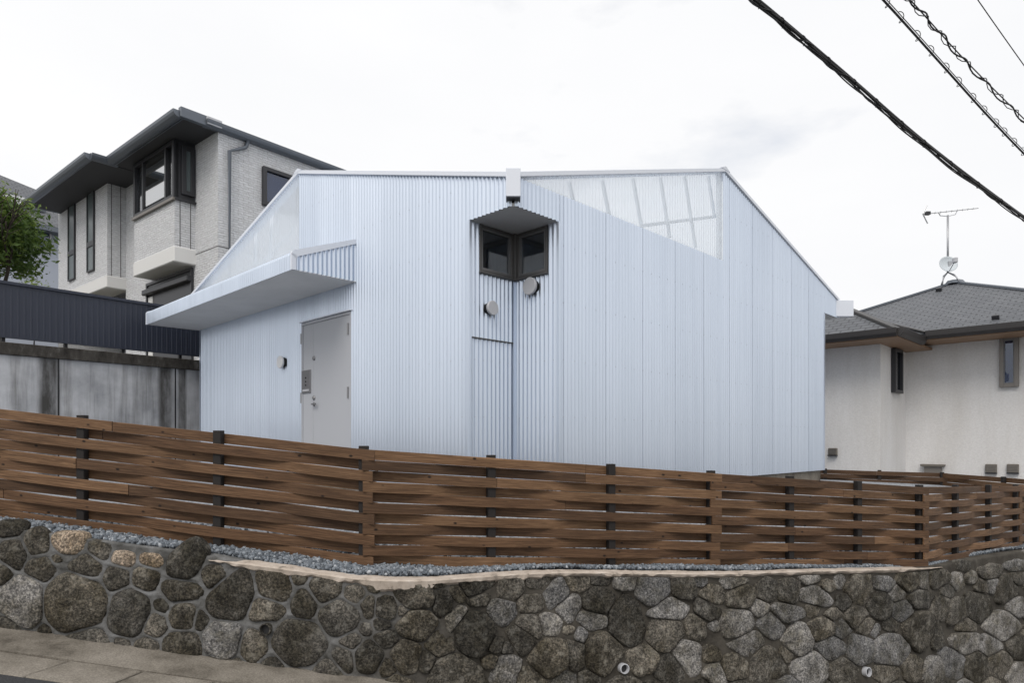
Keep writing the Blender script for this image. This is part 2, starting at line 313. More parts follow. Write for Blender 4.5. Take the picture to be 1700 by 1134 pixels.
def b_ashlar(m, ns, ls, b):                # small split-face siding courses, too fine to pick apart
    t = ns.new('ShaderNodeTexCoord'); br = ns.new('ShaderNodeTexBrick'); ls.new(t.outputs['UV'], br.inputs['Vector'])
    br.inputs['Scale'].default_value = 1.0; br.inputs['Brick Width'].default_value = 0.24; br.inputs['Row Height'].default_value = 0.055
    br.inputs['Mortar Size'].default_value = 0.006; br.inputs['Mortar Smooth'].default_value = 0.5
    br.inputs['Color1'].default_value = (0.83, 0.845, 0.875, 1); br.inputs['Color2'].default_value = (0.765, 0.78, 0.81, 1); br.inputs['Mortar'].default_value = (0.64, 0.645, 0.66, 1)
    n = nz(ns, 11, 5, 0.7); ls.new(coords(ns, ls, (1, 1, 2.2)), n.inputs['Vector'])
    r = ramp(ns, [(0.3, (0.82, 0.82, 0.82)), (0.7, (1.08, 1.08, 1.08))]); ls.new(n.outputs[0], r.inputs[0])
    ls.new(mixc(ns, ls, 1.0, br.outputs['Color'], r.outputs[0], 'MULTIPLY'), b.inputs['Base Color'])
    ad = ns.new('ShaderNodeMath'); ad.operation = 'SUBTRACT'; ls.new(n.outputs[0], ad.inputs[0]); ls.new(br.outputs['Fac'], ad.inputs[1])
    bump(ns, ls, b, ad.outputs[0], 1.0, 0.055)
mat('split_face', rough=0.85, build=b_ashlar)
mat('smooth_panel', (0.70, 0.70, 0.69), 0.6)
mat('blue_siding', (0.42, 0.455, 0.53), 0.7)
mat('slate_metal', (0.125, 0.142, 0.168), 0.38, 0.25)
mat('dark_soffit', (0.04, 0.041, 0.045), 0.7)
mat('joint_dark', (0.10, 0.10, 0.10), 0.8)
def b_tiles(m, ns, ls, b):
    t = ns.new('ShaderNodeTexCoord'); br = ns.new('ShaderNodeTexBrick'); ls.new(t.outputs['UV'], br.inputs['Vector'])
    br.inputs['Scale'].default_value = 1.0; br.inputs['Brick Width'].default_value = 0.26; br.inputs['Row Height'].default_value = 0.16
    br.inputs['Mortar Size'].default_value = 0.016; br.inputs['Mortar Smooth'].default_value = 0.2
    br.inputs['Color1'].default_value = (0.105, 0.112, 0.125, 1); br.inputs['Color2'].default_value = (0.135, 0.142, 0.156, 1); br.inputs['Mortar'].default_value = (0.062, 0.066, 0.074, 1)
    ls.new(br.outputs['Color'], b.inputs['Base Color']); inv = ns.new('ShaderNodeMath'); inv.operation = 'SUBTRACT'; inv.inputs[0].default_value = 1.0
    ls.new(br.outputs['Fac'], inv.inputs[1]); bump(ns, ls, b, inv.outputs[0], 0.9, 0.03)
mat('roof_slates', rough=0.6, build=b_tiles)
def b_stucco(m, ns, ls, b):
    n = nz(ns, 26, 5, 0.7); ls.new(coords(ns, ls), n.inputs['Vector'])
    r = ramp(ns, [(0.32, (0.66, 0.655, 0.655)), (0.68, (0.76, 0.755, 0.755))]); ls.new(n.outputs[0], r.inputs[0])
    s2 = nz(ns, 0.7, 6, 0.65); ls.new(coords(ns, ls, (2.2, 2.2, 0.4)), s2.inputs['Vector']); r2 = ramp(ns, [(0.32, (0.90, 0.89, 0.87)), (0.6, (1, 1, 1))]); ls.new(s2.outputs[0], r2.inputs[0])
    ls.new(mixc(ns, ls, 1.0, r.outputs[0], r2.outputs[0], 'MULTIPLY'), b.inputs['Base Color'])
    bump(ns, ls, b, n.outputs[0], 0.5, 0.012)
mat('stucco', rough=0.9, spec=0.2, build=b_stucco)
mat('eave_wood', (0.27, 0.17, 0.105), 0.6)
mat('eave_metal', (0.045, 0.042, 0.042), 0.45, 0.2)
mat('taupe_frame', (0.20, 0.185, 0.17), 0.45, 0.3)
mat('vent_taupe', (0.17, 0.155, 0.135), 0.5, 0.2)
mat('cable_black', (0.012, 0.012, 0.014), 0.55)
mat('galvanised', (0.42, 0.43, 0.45), 0.4, 0.7)
mat('dish_grey', (0.55, 0.60, 0.64), 0.5)
mat('bark', (0.045, 0.035, 0.027), 0.9)
def b_leaf(m, ns, ls, b):
    a = ns.new('ShaderNodeAttribute'); a.attribute_name = 'shade'
    r = ramp(ns, [(0.0, (0.03, 0.06, 0.014)), (0.55, (0.085, 0.15, 0.03)), (1.0, (0.22, 0.29, 0.06))]); ls.new(a.outputs['Fac'], r.inputs[0]); ls.new(r.outputs[0], b.inputs['Base Color'])
    out = [n for n in ns if n.type == 'OUTPUT_MATERIAL'][0]; tl = ns.new('ShaderNodeBsdfTranslucent'); ls.new(r.outputs[0], tl.inputs[0])
    mx = ns.new('ShaderNodeMixShader'); mx.inputs[0].default_value = 0.35; ls.new(b.outputs[0], mx.inputs[1]); ls.new(tl.outputs[0], mx.inputs[2]); ls.new(mx.outputs[0], out.inputs[0])
mat('leaf', rough=0.5, build=b_leaf)
# ------------------------------------------------------------------ terrain: road, gutter, retaining wall line, yard
WT = [(-420, 4.95, -0.40), (-150, 4.78, -0.52), (0, 4.74, -0.60), (100, 4.72, -0.655), (200, 4.70, -0.715), (345, 4.68, -0.79), (400, 4.68, -0.845),
      (500, 4.65, -0.895), (600, 4.64, -0.955), (700, 4.74, -0.985), (850, 5.06, -1.0), (930, 5.24, -1.02), (1100, 5.55, -1.09), (1200, 5.78, -1.14),
      (1370, 6.45, -1.24), (1480, 6.98, -1.33), (1540, 7.34, -1.38), (1600, 7.90, -1.40), (1700, 8.8, -1.44), (1800, 9.9, -1.5), (2000, 12.5, -1.62)]
WX = np.array([w[0] for w in WT], float); WD = np.array([w[1] for w in WT]); WZ = np.array([w[2] for w in WT])
def wtop(x):
    ds = [float(np.interp(x+k, WX, WD)) for k in (-40, -20, 0, 20, 40)]; zs = [float(np.interp(x+k, WX, WZ)) for k in (-30, 0, 30)]
    return sum(ds)/5, sum(zs)/3
BATTER = 0.12
_ncache = {}
def wnormal(x):
    k = int(x//8)
    if k not in _ncache:
        a, b = (k-2)*8, (k+3)*8; da, db = wtop(a)[0], wtop(b)[0]
        t = Vector(((b-CX)/F*db-(a-CX)/F*da, db-da)).normalized(); _ncache[k] = Vector((t.y, -t.x, BATTER)).normalized()
    return _ncache[k]
def wallpt(x, y, n=0.0):                   # point of the battered wall face seen at photograph pixel x, y, raised by n metres
    dt, zt = wtop(x); m = (HZ-y)/F; d = (dt-BATTER*zt)/(1-BATTER*m)
    return Vector(((x-CX)/F*d, d, m*d))+wnormal(x)*n
def road_z(X): return -1.753-0.127*max(-14, min(-1.05, X))-0.2*max(0, min(14, X+1.05))

def plan_offset(x, w, drop):               # foot of the wall face, w metres in front of it
    dt, zt = wtop(x); d = dt-BATTER*drop; nn = wnormal(x); q = Vector(((x-CX)/F*d, d)); n2 = Vector((nn.x, nn.y)).normalized(); return q+n2*w
def foot(x, w):
    dt, zt = wtop(x); q = plan_offset(x, w, 0.75); drop = zt-road_z(q.x); return plan_offset(x, w, max(0.3, drop))

xs_f = list(range(-400, 2000, 20))
m = MB(); vs = []; fs = []
for x in xs_f:
    for w in (0.66, 1.6, 4.0, 9.0):
        q = foot(x, w) if w < 4 else Vector((foot(x, 1.6).x, 3.0-w*1.3)); vs.append((q.x, q.y, road_z(q.x)-0.012-(0.02*(w-0.66) if w < 4 else 0.03)))
for i in range(len(xs_f)-1):
    for j in range(3): fs.append((i*4+j, i*4+j+1, i*4+j+5, i*4+j+4))
m.add(vs, fs); struct(m.build('road', 'asphalt'))
# concrete apron against the wall, then gutter blocks with open joints, each block a piece
gut = MB()
vs = []; fs = []
for x in xs_f:
    for w, dz in ((-0.12, 0.03), (0.345, 0.0), (0.345, -0.12)):
        q = foot(x, w); vs.append((q.x, q.y, road_z(q.x)+dz+0.006*noise.noise((q.x*1.7, q.y*2, 0))))
for i in range(len(xs_f)-1):
    for j in range(2): fs.append((i*3+j, i*3+j+1, i*3+j+4, i*3+j+3))
gut.add(vs, fs); gutter = struct(gut.build('gutter', 'gutter_concrete', smooth=False))
px = -260.0; k = 0
while px < 1250:
    dt = wtop(px)[0]; L = 0.47*F/dt; a, b = px+1.9, px+L-1.9; skew = -16
    def gp(x, w, dz): q = foot(x, w); return V3(q, road_z(q.x)+dz)
    rz = random.uniform(-0.006, 0.006)
    mb = MB(); e = 0.358; f_ = 0.655
    mid = (a+b)/2
    top = [gp(a, e, rz), gp(mid, e, rz+0.001), gp(b, e, rz), gp(b+skew, f_, rz-0.006), gp(mid+skew, f_, rz-0.006), gp(a+skew, f_, rz-0.006)]
    mb.prism(top, (0, 0, -0.12)); o = mb.build('gutter_block', 'gutter_concrete', gutter, bevel=0.006)
    px += L; k += 1

# ---------------------------------------------------------------- fence line (plan points, height of the top edge)
FH = 0.885; ROWS = 11; PITCH = 0.0803
def fpt(x, top, bot): d = F*FH/(bot-top); return Vector(((x-CX)/F*d, d, (HZ-top)/F*d))
Q0 = fpt(-110, 667.5, 848); Q1 = fpt(612, 746.5, 940.5); Q2 = fpt(1184, 786, 943); Q3 = fpt(1530, 809, 941); Q4 = fpt(1689, 807, 909)
Q1.z -= 0.0
FL = [Q0, Q1, Q2, Q3, Q4]
def fence_at(X):                           # fence line depth and ground level at plan X
    pts = [Q0+(Q0-Q1)*3]+FL+[Q4+(Q4-Q3)*1.2]
    for a, b in zip(pts, pts[1:]):
        if a.x <= X <= b.x or b is pts[-1]:
            t = (X-a.x)/(b.x-a.x); return a.y+(b.y-a.y)*t, a.z+(b.z-a.z)*t-FH
    return Q0.y, Q0.z-FH
# yard sheet: gravel bed from the wall's crest under the fence to the house and beyond
vs = []; fs = []; xs = [i*0.25 for i in range(-90, 60)]
for X in xs:
    fy, fz = fence_at(X)
    pxw = 850+F*X/max(fy-0.4, 1); dt, zt = wtop(max(-420, min(2000, pxw))); wy = min(dt+0.10, fy-0.06)
    zfar = -0.62-0.03*max(0, X)
    for yy, zz in ((wy, zt-0.012), ((wy+fy)/2, (zt+fz)/2-0.005), (fy, fz-0.008), (fy+0.5, fz*0.75+zfar*0.25), (fy+1.4, zfar if X > -4 else zfar+0.05), (max(fy+2, 24), -0.7), (120, -0.7)):
        vs.append((X, yy, zz))
n = 7
for i in range(len(xs)-1):
    for j in range(n-1): fs.append((i*n+j, i*n+j+1, (i+1)*n+j+1, (i+1)*n+j))
mb = MB(); mb.add(vs, fs); struct(mb.build('yard', 'gravel_bed', smooth=True))
mb = MB(); mb.add([(-900, -400, -5.2), (900, -400, -5.2), (900, 1500, -5.2), (-900, 1500, -5.2)], [(0, 1, 2, 3)]); struct(mb.build('ground', 'soil'))

# ---------------------------------------------------------------- stones of the retaining wall
def zA(x, y): return x/3.8575, 840+y/3.8575, 1/3.8575
def zB(x, y): return x/2.295, 640+y/2.295, 1/2.295
def zC(x, y): return 540+x/4.722, 900+y/4.722, 1/4.722
def zD(x, y): return 560+x/2.738, 720+y/2.738, 1/2.738
def zE(x, y): return 1100+x/2.738, 720+y/2.738, 1/2.738
# (x, y, half width, half height, tilt, tone): d dark, m mid, l light, t tan; round boulders left, split stones right
SA = [(80,150,100,55,-5,'d'),(245,240,92,80,55,'d'),(462,238,132,66,3,'t'),(640,285,100,50,14,'m'),(790,340,92,48,5,'t'),(975,348,80,42,5,'t'),(1190,362,155,92,-48,'d'),
 (100,310,90,110,10,'d'),(275,400,110,78,8,'d'),(370,340,45,25,0,'d'),(20,430,66,75,0,'d'),(565,385,132,68,-3,'d'),(755,465,92,78,-15,'d'),(940,470,88,72,0,'d'),
 (1165,545,172,70,-3,'d'),(165,615,142,160,5,'l'),(490,620,225,185,0,'d'),(840,690,140,168,-10,'m'),(1000,765,85,70,-38,'m'),(1045,640,58,42,0,'d'),(1180,705,98,88,0,'d'),(1295,730,46,70,10,'d'),
 (1375,455,78,72,0,'m'),(560,868,180,75,5,'m'),(790,895,66,55,0,'m'),(940,905,85,68,5,'m'),(1175,900,125,92,5,'d'),(1400,1005,95,28,4,'d'),(60,765,100,52,6,'m'),(-110,330,90,100,0,'d'),(-130,560,110,110,0,'m'),(-120,730,110,60,0,'d'),(-100,170,90,60,0,'m'),
 (-330,150,110,90,0,'d'),(-330,360,100,110,0,'m'),(-340,600,110,110,0,'d')]
SB = [(880,805,108,92,-42,'d'),(1050,765,82,60,32,'d'),(1160,835,55,58,0,'d'),(1240,778,70,45,0,'d'),(1350,798,42,32,0,'m'),(1020,862,86,50,-5,'m'),(1295,885,88,64,0,'m'),(860,965,78,68,-35,'l'),(970,990,62,58,-30,'m'),
 (1140,975,118,84,0,'m'),(1340,975,52,28,0,'m'),(1310,1045,52,44,48,'m'),(1258,1088,66,42,0,'m'),(1040,1068,74,30,0,'m'),(900,1062,55,22,0,'m')]
SC = [(335,510,58,95,0,'d'),(480,520,88,88,0,'d'),(600,540,36,33,0,'m'),(700,420,165,92,0,'d'),(890,325,62,38,0,'d'),(1150,335,195,75,3,'d'),(910,480,62,125,14,'d'),(1040,410,62,50,30,'d'),(1010,600,122,46,-50,'l'),(1200,460,105,38,-10,'m'),
 (1430,365,100,88,0,'m'),(715,655,180,108,0,'d'),(480,765,102,62,0,'d'),(440,645,78,42,0,'d'),(340,900,135,118,0,'d'),(630,900,130,125,5,'d'),(490,975,60,70,0,'d'),(790,935,56,72,0,'d'),(1390,545,118,90,-8,'l'),(1180,730,175,155,0,'d'),
 (890,795,115,82,0,'d'),(1000,1030,225,125,-5,'d'),(1420,1010,145,112,0,'l'),(1600,690,132,112,0,'m'),(1420,830,52,42,0,'m'),(1600,490,112,62,0,'m'),(560,1090,135,45,0,'d'),(1285,935,70,48,0,'d')]
SD = [(990,730,50,78,20,'l'),(890,765,52,45,0,'m'),(920,668,60,32,0,'m'),(1095,672,58,42,0,'m'),(1190,665,55,24,0,'m'),(1310,672,62,36,-8,'l'),(1430,705,98,62,-5,'l'),(1560,690,60,48,0,'m'),(1050,795,48,62,10,'l'),(1160,850,78,42,25,'l'),(1310,860,88,112,0,'d'),
 (1500,805,122,46,-8,'l'),(1490,915,78,82,0,'m'),(960,872,62,52,-20,'l'),(850,925,78,72,0,'d'),(955,1015,92,92,0,'d'),(1080,1000,44,75,0,'m'),(1105,920,24,40,0,'l'),(1200,990,78,105,0,'d'),(1385,1025,62,62,0,'m'),(1500,1075,62,78,0,'m'),(1590,1010,62,95,-28,'l'),
 (1180,765,60,60,0,'d'),(1620,885,40,62,0,'m'),(1035,1115,66,30,0,'l'),(1130,1110,55,30,0,'m'),(870,1110,80,40,0,'d'),(760,1060,75,70,20,'l'),(720,960,40,35,0,'d')]
SE = [(90,700,60,50,0,'l'),(315,682,98,22,0,'l'),(225,735,56,40,0,'m'),(345,742,62,48,0,'m'),(465,722,46,50,0,'m'),(570,722,46,55,0,'m'),(665,665,62,18,0,'l'),(690,745,92,45,12,'l'),(742,692,32,24,0,'m'),(800,675,24,28,0,'l'),(885,720,58,75,0,'m'),(815,768,40,35,0,'m'),
 (1000,685,46,30,10,'l'),(1060,727,30,38,0,'l'),(1110,675,50,46,0,'d'),(1182,672,26,40,0,'l'),(1250,665,40,42,0,'m'),(1288,712,24,40,0,'m'),(1335,672,28,40,0,'l'),(195,800,62,42,15,'m'),(435,790,40,38,0,'l'),(550,812,78,42,0,'l'),(675,805,28,30,0,'m'),(770,822,56,26,0,'m'),
 (870,832,60,55,0,'m'),(975,785,50,62,0,'d'),(1085,805,52,46,0,'l'),(1160,758,55,50,0,'m'),(170,890,78,82,0,'d'),(335,862,78,56,0,'l'),(490,872,78,50,18,'l'),(600,952,78,88,15,'l'),(720,892,68,50,0,'m'),(805,885,40,50,0,'l'),(960,900,22,36,0,'l'),(1155,890,68,105,0,'d'),
 (380,957,122,46,-3,'l'),(755,972,88,54,10,'l'),(890,980,70,78,0,'l'),(1025,992,88,82,0,'l'),(320,1060,72,50,0,'d'),(470,1062,78,84,0,'m'),(665,1062,78,84,8,'l'),(230,1092,52,50,0,'l'),(810,1085,75,62,0,'m'),(1015,1092,60,50,0,'m'),(1120,1062,42,62,-12,'m'),(1225,1080,40,62,8,'l'),
 (1310,1050,50,82,-8,'l'),(1370,950,58,62,0,'l'),(1240,930,22,62,0,'d'),(1250,790,42,62,0,'m'),(1330,810,40,62,0,'m'),(1420,795,52,92,0,'d'),(1480,640,60,35,-10,'m'),(1550,700,52,62,0,'d'),(1600,605,50,24,-10,'l'),(1605,655,38,28,0,'m'),(1530,880,92,58,-5,'l'),
 (1605,790,40,40,0,'l'),(1480,965,52,50,0,'l'),(1420,1055,50,72,0,'d'),(1530,1045,52,60,0,'m'),(1605,975,46,60,0,'m'),(1605,1085,46,52,0,'l'),(1370,870,36,42,0,'m'),(1490,690,24,46,0,'l'),(1440,690,24,46,0,'m'),(1400,655,30,26,0,'l'),(560,1000,30,40,0,'m'),(920,880,40,50,0,'m')]
ST = []
for lst, fn in ((SA, zA), (SB, zB), (SC, zC), (SD, zD), (SE, zE)):
    for (x, y, a, b, r, t) in lst:
        X, Y, k = fn(x, y); ST.append([X, Y, a*k, b*k, R_(r), t])
ST = [s for i, s in enumerate(ST) if not any((s[0]-q[0])**2+(s[1]-q[1])**2 < (0.45*min(s[2], s[3]))**2+9 for q in ST[:i])]
# the weep pipes keep a clear spot
PIPES = [(445, 1044, 9.5, 0), (1032, 1109, 8, 1), (1434, 1115, 7.5, 1)]
def inside_any(x, y, grow=1.0, pad=0):
    for s in ST:
        dx, dy = x-s[0], y-s[1]; c, q = math.cos(s[4]), math.sin(s[4]); u, v = dx*c+dy*q, -dx*q+dy*c
        if (u/(s[2]*grow+pad))**2+(v/(s[3]*grow+pad))**2 < 1: return True
    return False
def ybase(x): q = foot(x, 0.0); return HZ-F*road_z(q.x)/q.y
def ytop(x): d, z = wtop(x); return HZ-F*z/d
rs = random.Random(3)
for _ in range(9000):                      # fill the gaps, and the foot of the wall that lies below the picture
    x = rs.uniform(-380, 1990); yt = ytop(x); yb = min(ybase(x), 1330)
    if yb-yt < 30: continue
    y = rs.uniform(yt+8, yb-6)
    infr = 0 < x < 1700 and y < 1134
    r = rs.uniform(8, 19) if infr else rs.uniform(16, 42)
    if not infr: r *= 4.7/wtop(x)[0]
    if any((x-p[0])**2+(y-p[1])**2 < (p[2]+r)**2 for p in PIPES): continue
    if inside_any(x, y, 1.0, r*(1.0 if infr else 0.72)): continue
    ST.append([x, y, r*rs.uniform(1.0, 1.5), r*rs.uniform(0.75, 1.05), rs.uniform(-0.5, 0.5), rs.choice('dmml' if x > 640 else 'ddm')])
NS = len(ST)
SXY = np.array([[s[0], s[1]] for s in ST]); SR2 = np.array([(s[2]*s[3]) for s in ST])
wall = thing('stone_retaining_wall', wallpt(850, 1134), 'grey rubble stone retaining wall below the wooden fence', 'wall')
TONE = {'d': 'stone_dark', 'm': 'stone_mid', 'l': 'stone_light', 't': 'stone_tan'}
def ell(s, dx, dy):
    l_ = math.hypot(dx, dy); c_, q_ = math.cos(s[4]), math.sin(s[4]); u_, v_ = (dx*c_+dy*q_)/l_, (-dx*q_+dy*c_)/l_; return 1/math.sqrt((u_/s[2])**2+(v_/s[3])**2)
for i, (cx, cy, rx, ry, rot, tone) in enumerate(ST):
    rr = random.Random(100+i); rounded = cx < 630 and tone != 'l'
    NA = 30; c, q = math.cos(rot), math.sin(rot)
    d2 = np.sum((SXY-SXY[i])**2, axis=1); near = [j for j in np.argsort(d2)[1:16] if d2[j] < (2.6*max(rx, ry)+60)**2]
    nc = rr.randint(5, 8); ph = rr.uniform(0, 6.28); cor = sorted(ph+2*math.pi*(k+rr.uniform(-0.28, 0.28))/nc for k in range(nc))
    gap = 1.5 if rounded else 0.8
    rad = []
    for k in range(NA):
        th = 2*math.pi*k/NA; dx, dy = math.cos(th), math.sin(th)
        u, v = dx*c+dy*q, -dx*q+dy*c
        pw = 2.6 if rounded else 2.3
        if max(rx, ry) > 44: pw = 4.5
        r = 1/((abs(u)/rx)**pw+(abs(v)/ry)**pw)**(1/pw)
        if not rounded:                    # split stones: straight edges between a few corners
            lim = min(1/max(0.2, math.cos(((th-(cor[m_]+((cor[(m_+1) % nc]-cor[m_]) % 6.2832)/2)+math.pi) % 6.2832)-math.pi)) for m_ in range(nc))
            r = r*(0.86*max(0.8, min(1.25, lim))+0.16)
        r *= (1.17 if rounded else 1.22)+(0.09 if rounded else 0.2)*noise.noise((dx*1.3+i*3.7, dy*1.3, 0.5))+(0.13 if not rounded else 0.03)*noise.noise((dx*4+i, dy*4, 7))
        for j in near:
            ex, ey = SXY[j]-SXY[i]; dd = math.hypot(ex, ey)
            cosj = (dx*ex+dy*ey)/dd
            if cosj > 0.05:
                ri, rj = ell(ST[i], ex, ey), ell(ST[j], ex, ey); al = dd*ri/(ri+rj); r = min(r, max(2.0, (al-gap)/cosj))
        for p in PIPES:
            ex, ey = p[0]-cx, p[1]-cy; dd = math.hypot(ex, ey); cosj = (dx*ex+dy*ey)/dd
            if cosj > 0.3 and dd < 70: r = min(r, max(2.0, (dd-p[2]-3)/cosj))
        rad.append(r)
    rad = [(rad[k-1]+2*rad[k]+rad[(k+1) % NA])/4 if rounded else (rad[k-1]+6*rad[k]+rad[(k+1) % NA])/8 for k in range(NA)]
    scale_m = wtop(cx)[0]/F                # metres per pixel here
    size = math.sqrt(rx*ry)*scale_m
    hgt = min(0.075, 0.22*size+0.018)*(1.0 if rounded else rr.uniform(0.5, 1.15))
    if tone == 'l' or not rounded: tx, ty = rr.uniform(-0.4, 0.4)*hgt, rr.uniform(-0.5, 0.35)*hgt
    else: tx = ty = 0
    rings = [(1.04, -0.6), (1.0, 0.05), (0.965, 0.42), (0.88, 0.72), (0.7, 0.9), (0.45, 0.98), (0.2, 1.0)] if rounded else [(1.03, -0.6), (1.0, 0.15), (0.985, 0.68), (0.95, 0.9), (0.74, 0.97), (0.45, 1.0), (0.2, 1.0)]
    vs = []; fs = []
    for (f_, h) in rings:
        for k in range(NA):
            th = 2*math.pi*k/NA; x = cx+math.cos(th)*rad[k]*f_; y = cy+math.sin(th)*rad[k]*f_
            y = min(y, 1400)
            if 352 < x < 1558: y = max(y, ytop(x)+6)
            p = wallpt(x, y, 0.0)
            nn = noise.noise(p*9+Vector((i, 0, 0)))*0.5+noise.noise(p*24)*0.3+noise.noise(p*60)*0.2-(0 if rounded else 0.35*abs(noise.noise(p*13+Vector((0, i, 0)))))
            am = (0.012 if rounded else 0.028)*min(1, size/0.12)*(1 if h > 0.3 else 0.35)
            tilt = (math.cos(th)*tx+math.sin(th)*ty)*f_ if h > 0.3 else 0
            vs.append(p+wnormal(x)*(h*hgt+nn*am+tilt))
    vs.append(wallpt(cx, min(cy, 1400), hgt)); L = len(rings)
    for a in range(L-1):
        for k in range(NA): fs.append((a*NA+k, a*NA+(k+1) % NA, (a+1)*NA+(k+1) % NA, (a+1)*NA+k))
    for k in range(NA): fs.append(((L-1)*NA+k, (L-1)*NA+(k+1) % NA, L*NA))
    me = bpy.data.meshes.new('stone'); me.from_pydata(vs, [], fs); me.polygons.foreach_set('use_smooth', [True]*len(me.polygons))
    o = link_mesh('stone', me, TONE[tone], wall)
    if tone == 't': o['label'] = 'tan sandy stone along the crest of the wall'
    ST[i].append(max(rad))
# mortar: a relief sheet that swells between the stones where the joints are beaded
gx = np.arange(-400, 1996, 5.0); rows_n = 90
vs = []; fs = []
for x in gx:
    yt, yb = ytop(x), min(ybase(x)+25, 1420)
    for j in range(rows_n):
        y = yt+(yb-yt)*j/(rows_n-1); vs.append((x, y))
P2 = np.array(vs); bead = np.zeros(len(P2))
w_ = np.clip((640-P2[:, 0])/60, 0, 1)
idx = np.where(w_ > 0)[0]
dd = np.sqrt(((P2[idx][:, None, :]-SXY[None, :, :])**2).sum(2))-np.sqrt(SR2)[None, :]
dd.sort(axis=1); mid = np.exp(-((dd[:, 1]-dd[:, 0])/6.5)**2); bead[idx] = mid*w_[idx]*0.016
out = []
for k, (x, y) in enumerate(P2):
    p = wallpt(x, y, 0); nn = noise.noise(p*6)*0.006+noise.noise(p*22)*0.005+noise.noise(p*55)*0.003; out.append(p+wnormal(x)*(0.008+nn+bead[k]+(-0.004+0.016*noise.noise(p*4.5))*min(1, max(0, (x-560)/160))))
for i in range(len(gx)-1):
    for j in range(rows_n-1): a = i*rows_n+j; fs.append((a, a+1, a+rows_n+1, a+rows_n))
# crest sheet joining the mortar to the gravel
k0 = len(out)
for i, x in enumerate(gx):
    p = out[i*rows_n]; nn = wnormal(x); back = Vector((nn.x, nn.y, 0)).normalized()*(-0.2 if x > 340 else -0.09)
    out.append(p+back*0.5+Vector((0, 0, 0.004))); out.append(p+back+Vector((0, 0, -0.02)))
for i in range(len(gx)-1):
    fs.append((i*rows_n, (i+1)*rows_n, k0+(i+1)*2, k0+i*2)); fs.append((k0+i*2, k0+(i+1)*2, k0+(i+1)*2+1, k0+i*2+1))
me = bpy.data.meshes.new('mortar'); me.from_pydata([tuple(v) for v in out], [], fs); me.polygons.foreach_set('use_smooth', [True]*len(me.polygons)); link_mesh('mortar', me, 'mortar', wall)
# cream concrete capping, broken at its lower edge
vs = []; fs = []; xs = list(np.arange(350, 1562, 5.0)); n = 6
for x in xs:
    fr = min(1, (x-350)/70+0.15*noise.noise((x*0.05, 1, 4)), (1562-x)/60); fr = max(0, fr); d0 = noise.noise((x*0.02, 3, 0)); d1 = noise.noise((x*0.07, 9, 0)); nn = wnormal(x); bk = Vector((-nn.x, -nn.y, 0)).normalized()
    base = wallpt(x, ytop(x), 0.0); drop = max(0.004, (0.022 if x < 900 else 0.010)+0.026*d0+0.018*d1+(0.03 if 620 < x < 720 else 0))
    wd = (0.12 if x < 900 else 0.10)+0.05*d0+0.03*d1
    for (b_, z_) in ((-0.012, -drop-0.02), (-0.036-0.014*d1, -drop), (-0.040-0.008*d0, 0.002), (-0.030, 0.012+0.005*d1), (wd*0.6, 0.014+0.006*d0), (wd, -0.02)):
        vs.append(base+bk*b_+Vector((0, 0, z_*fr-0.02*(1-fr)+0.003*noise.noise((x*0.2, b_*40, 2)))))
for i in range(len(xs)-1):
    for j in range(n-1): fs.append((i*n+j, i*n+j+1, (i+1)*n+j+1, (i+1)*n+j))
mb = MB(); mb.add(vs, fs); mb.build('capping', 'cap_concrete', wall, smooth=False)
for (x, y, r, patch) in PIPES:
    p = wallpt(x, y, 0.0); nn = wnormal(x); rm = r*wtop(x)[0]/F
    MB().lathe(p-nn*0.04, nn, [(rm*0.8, 0.0), (rm, 0.0), (rm*1.02, 0.095), (rm*0.84, 0.096), (rm*0.80, 0.05)], 20).build('drain_pipe', 'stone_mid' if not patch else 'vent_paint', wall, smooth=False)
    MB().lathe(p+nn*0.012, nn, [(rm*0.82, 0.0), (rm*0.82, 0.012)], 20).build('drain_hole', 'black_rubber', wall)

# ---------------------------------------------------------------- loose crushed gravel (nobody could count it)
ico = bmesh.new(); bmesh.ops.create_icosphere(ico, subdivisions=1, radius=1.0); IV = np.array([v.co[:] for v in ico.verts]); IF = np.array([[v.index for v in f.verts] for f in ico.faces]); ico.free()
N = 21000; rg = np.random.default_rng(5); C = []
while len(C) < N:
    X = rg.uniform(-5.2, 7.6); fy, fz = fence_at(X); pxw = 850+F*X/max(fy-0.4, 1)
    if pxw > 1990: continue
    dt, zt = wtop(pxw); wy = min(dt+(0.16 if pxw > 345 else 0.05), fy-0.03)
    t = rg.uniform(0, 1)
    if rg.uniform() < 0.72: Y = wy+(fy-wy)*t; Z = zt+(fz-zt)*t+0.004
    else: Y = fy+0.7*t; zf = -0.62-0.03*max(0, X); Z = fz+(fz*0.75+zf*0.25-fz)*min(1, t*1.4)
    px_ = 850+F*X/Y
    Z += 0.012*math.sin(X*3.1)*math.sin(Y*5)+rg.uniform(-0.006, 0.014); C.append((X, Y, Z))
C = np.array(C); S = rg.uniform(0.010, 0.022, (N, 1, 1))*rg.uniform(0.6, 1.15, (N, 1, 3)); J = rg.uniform(0.72, 1.2, (N, 12, 1))
A = rg.normal(size=(N, 3, 3)); Qm, _ = np.linalg.qr(A)
VV = np.einsum('nij,nkj->nki', Qm, IV[None]*S*J)+C[:, None, :]
FFs = (IF[None]+(np.arange(N)*12)[:, None, None]).reshape(-1, 3)
me = bpy.data.meshes.new('gravel'); me.vertices.add(N*12); me.vertices.foreach_set('co', VV.reshape(-1)); nf = len(FFs)
me.loops.add(nf*3); me.loops.foreach_set('vertex_index', FFs.reshape(-1)); me.polygons.add(nf); me.polygons.foreach_set('loop_start', np.arange(nf)*3); me.update(calc_edges=True)
at = me.attributes.new('shade', 'FLOAT', 'POINT'); at.data.foreach_set('value', np.repeat(np.clip(rg.beta(1.8, 2.2, N), 0, 1), 12))
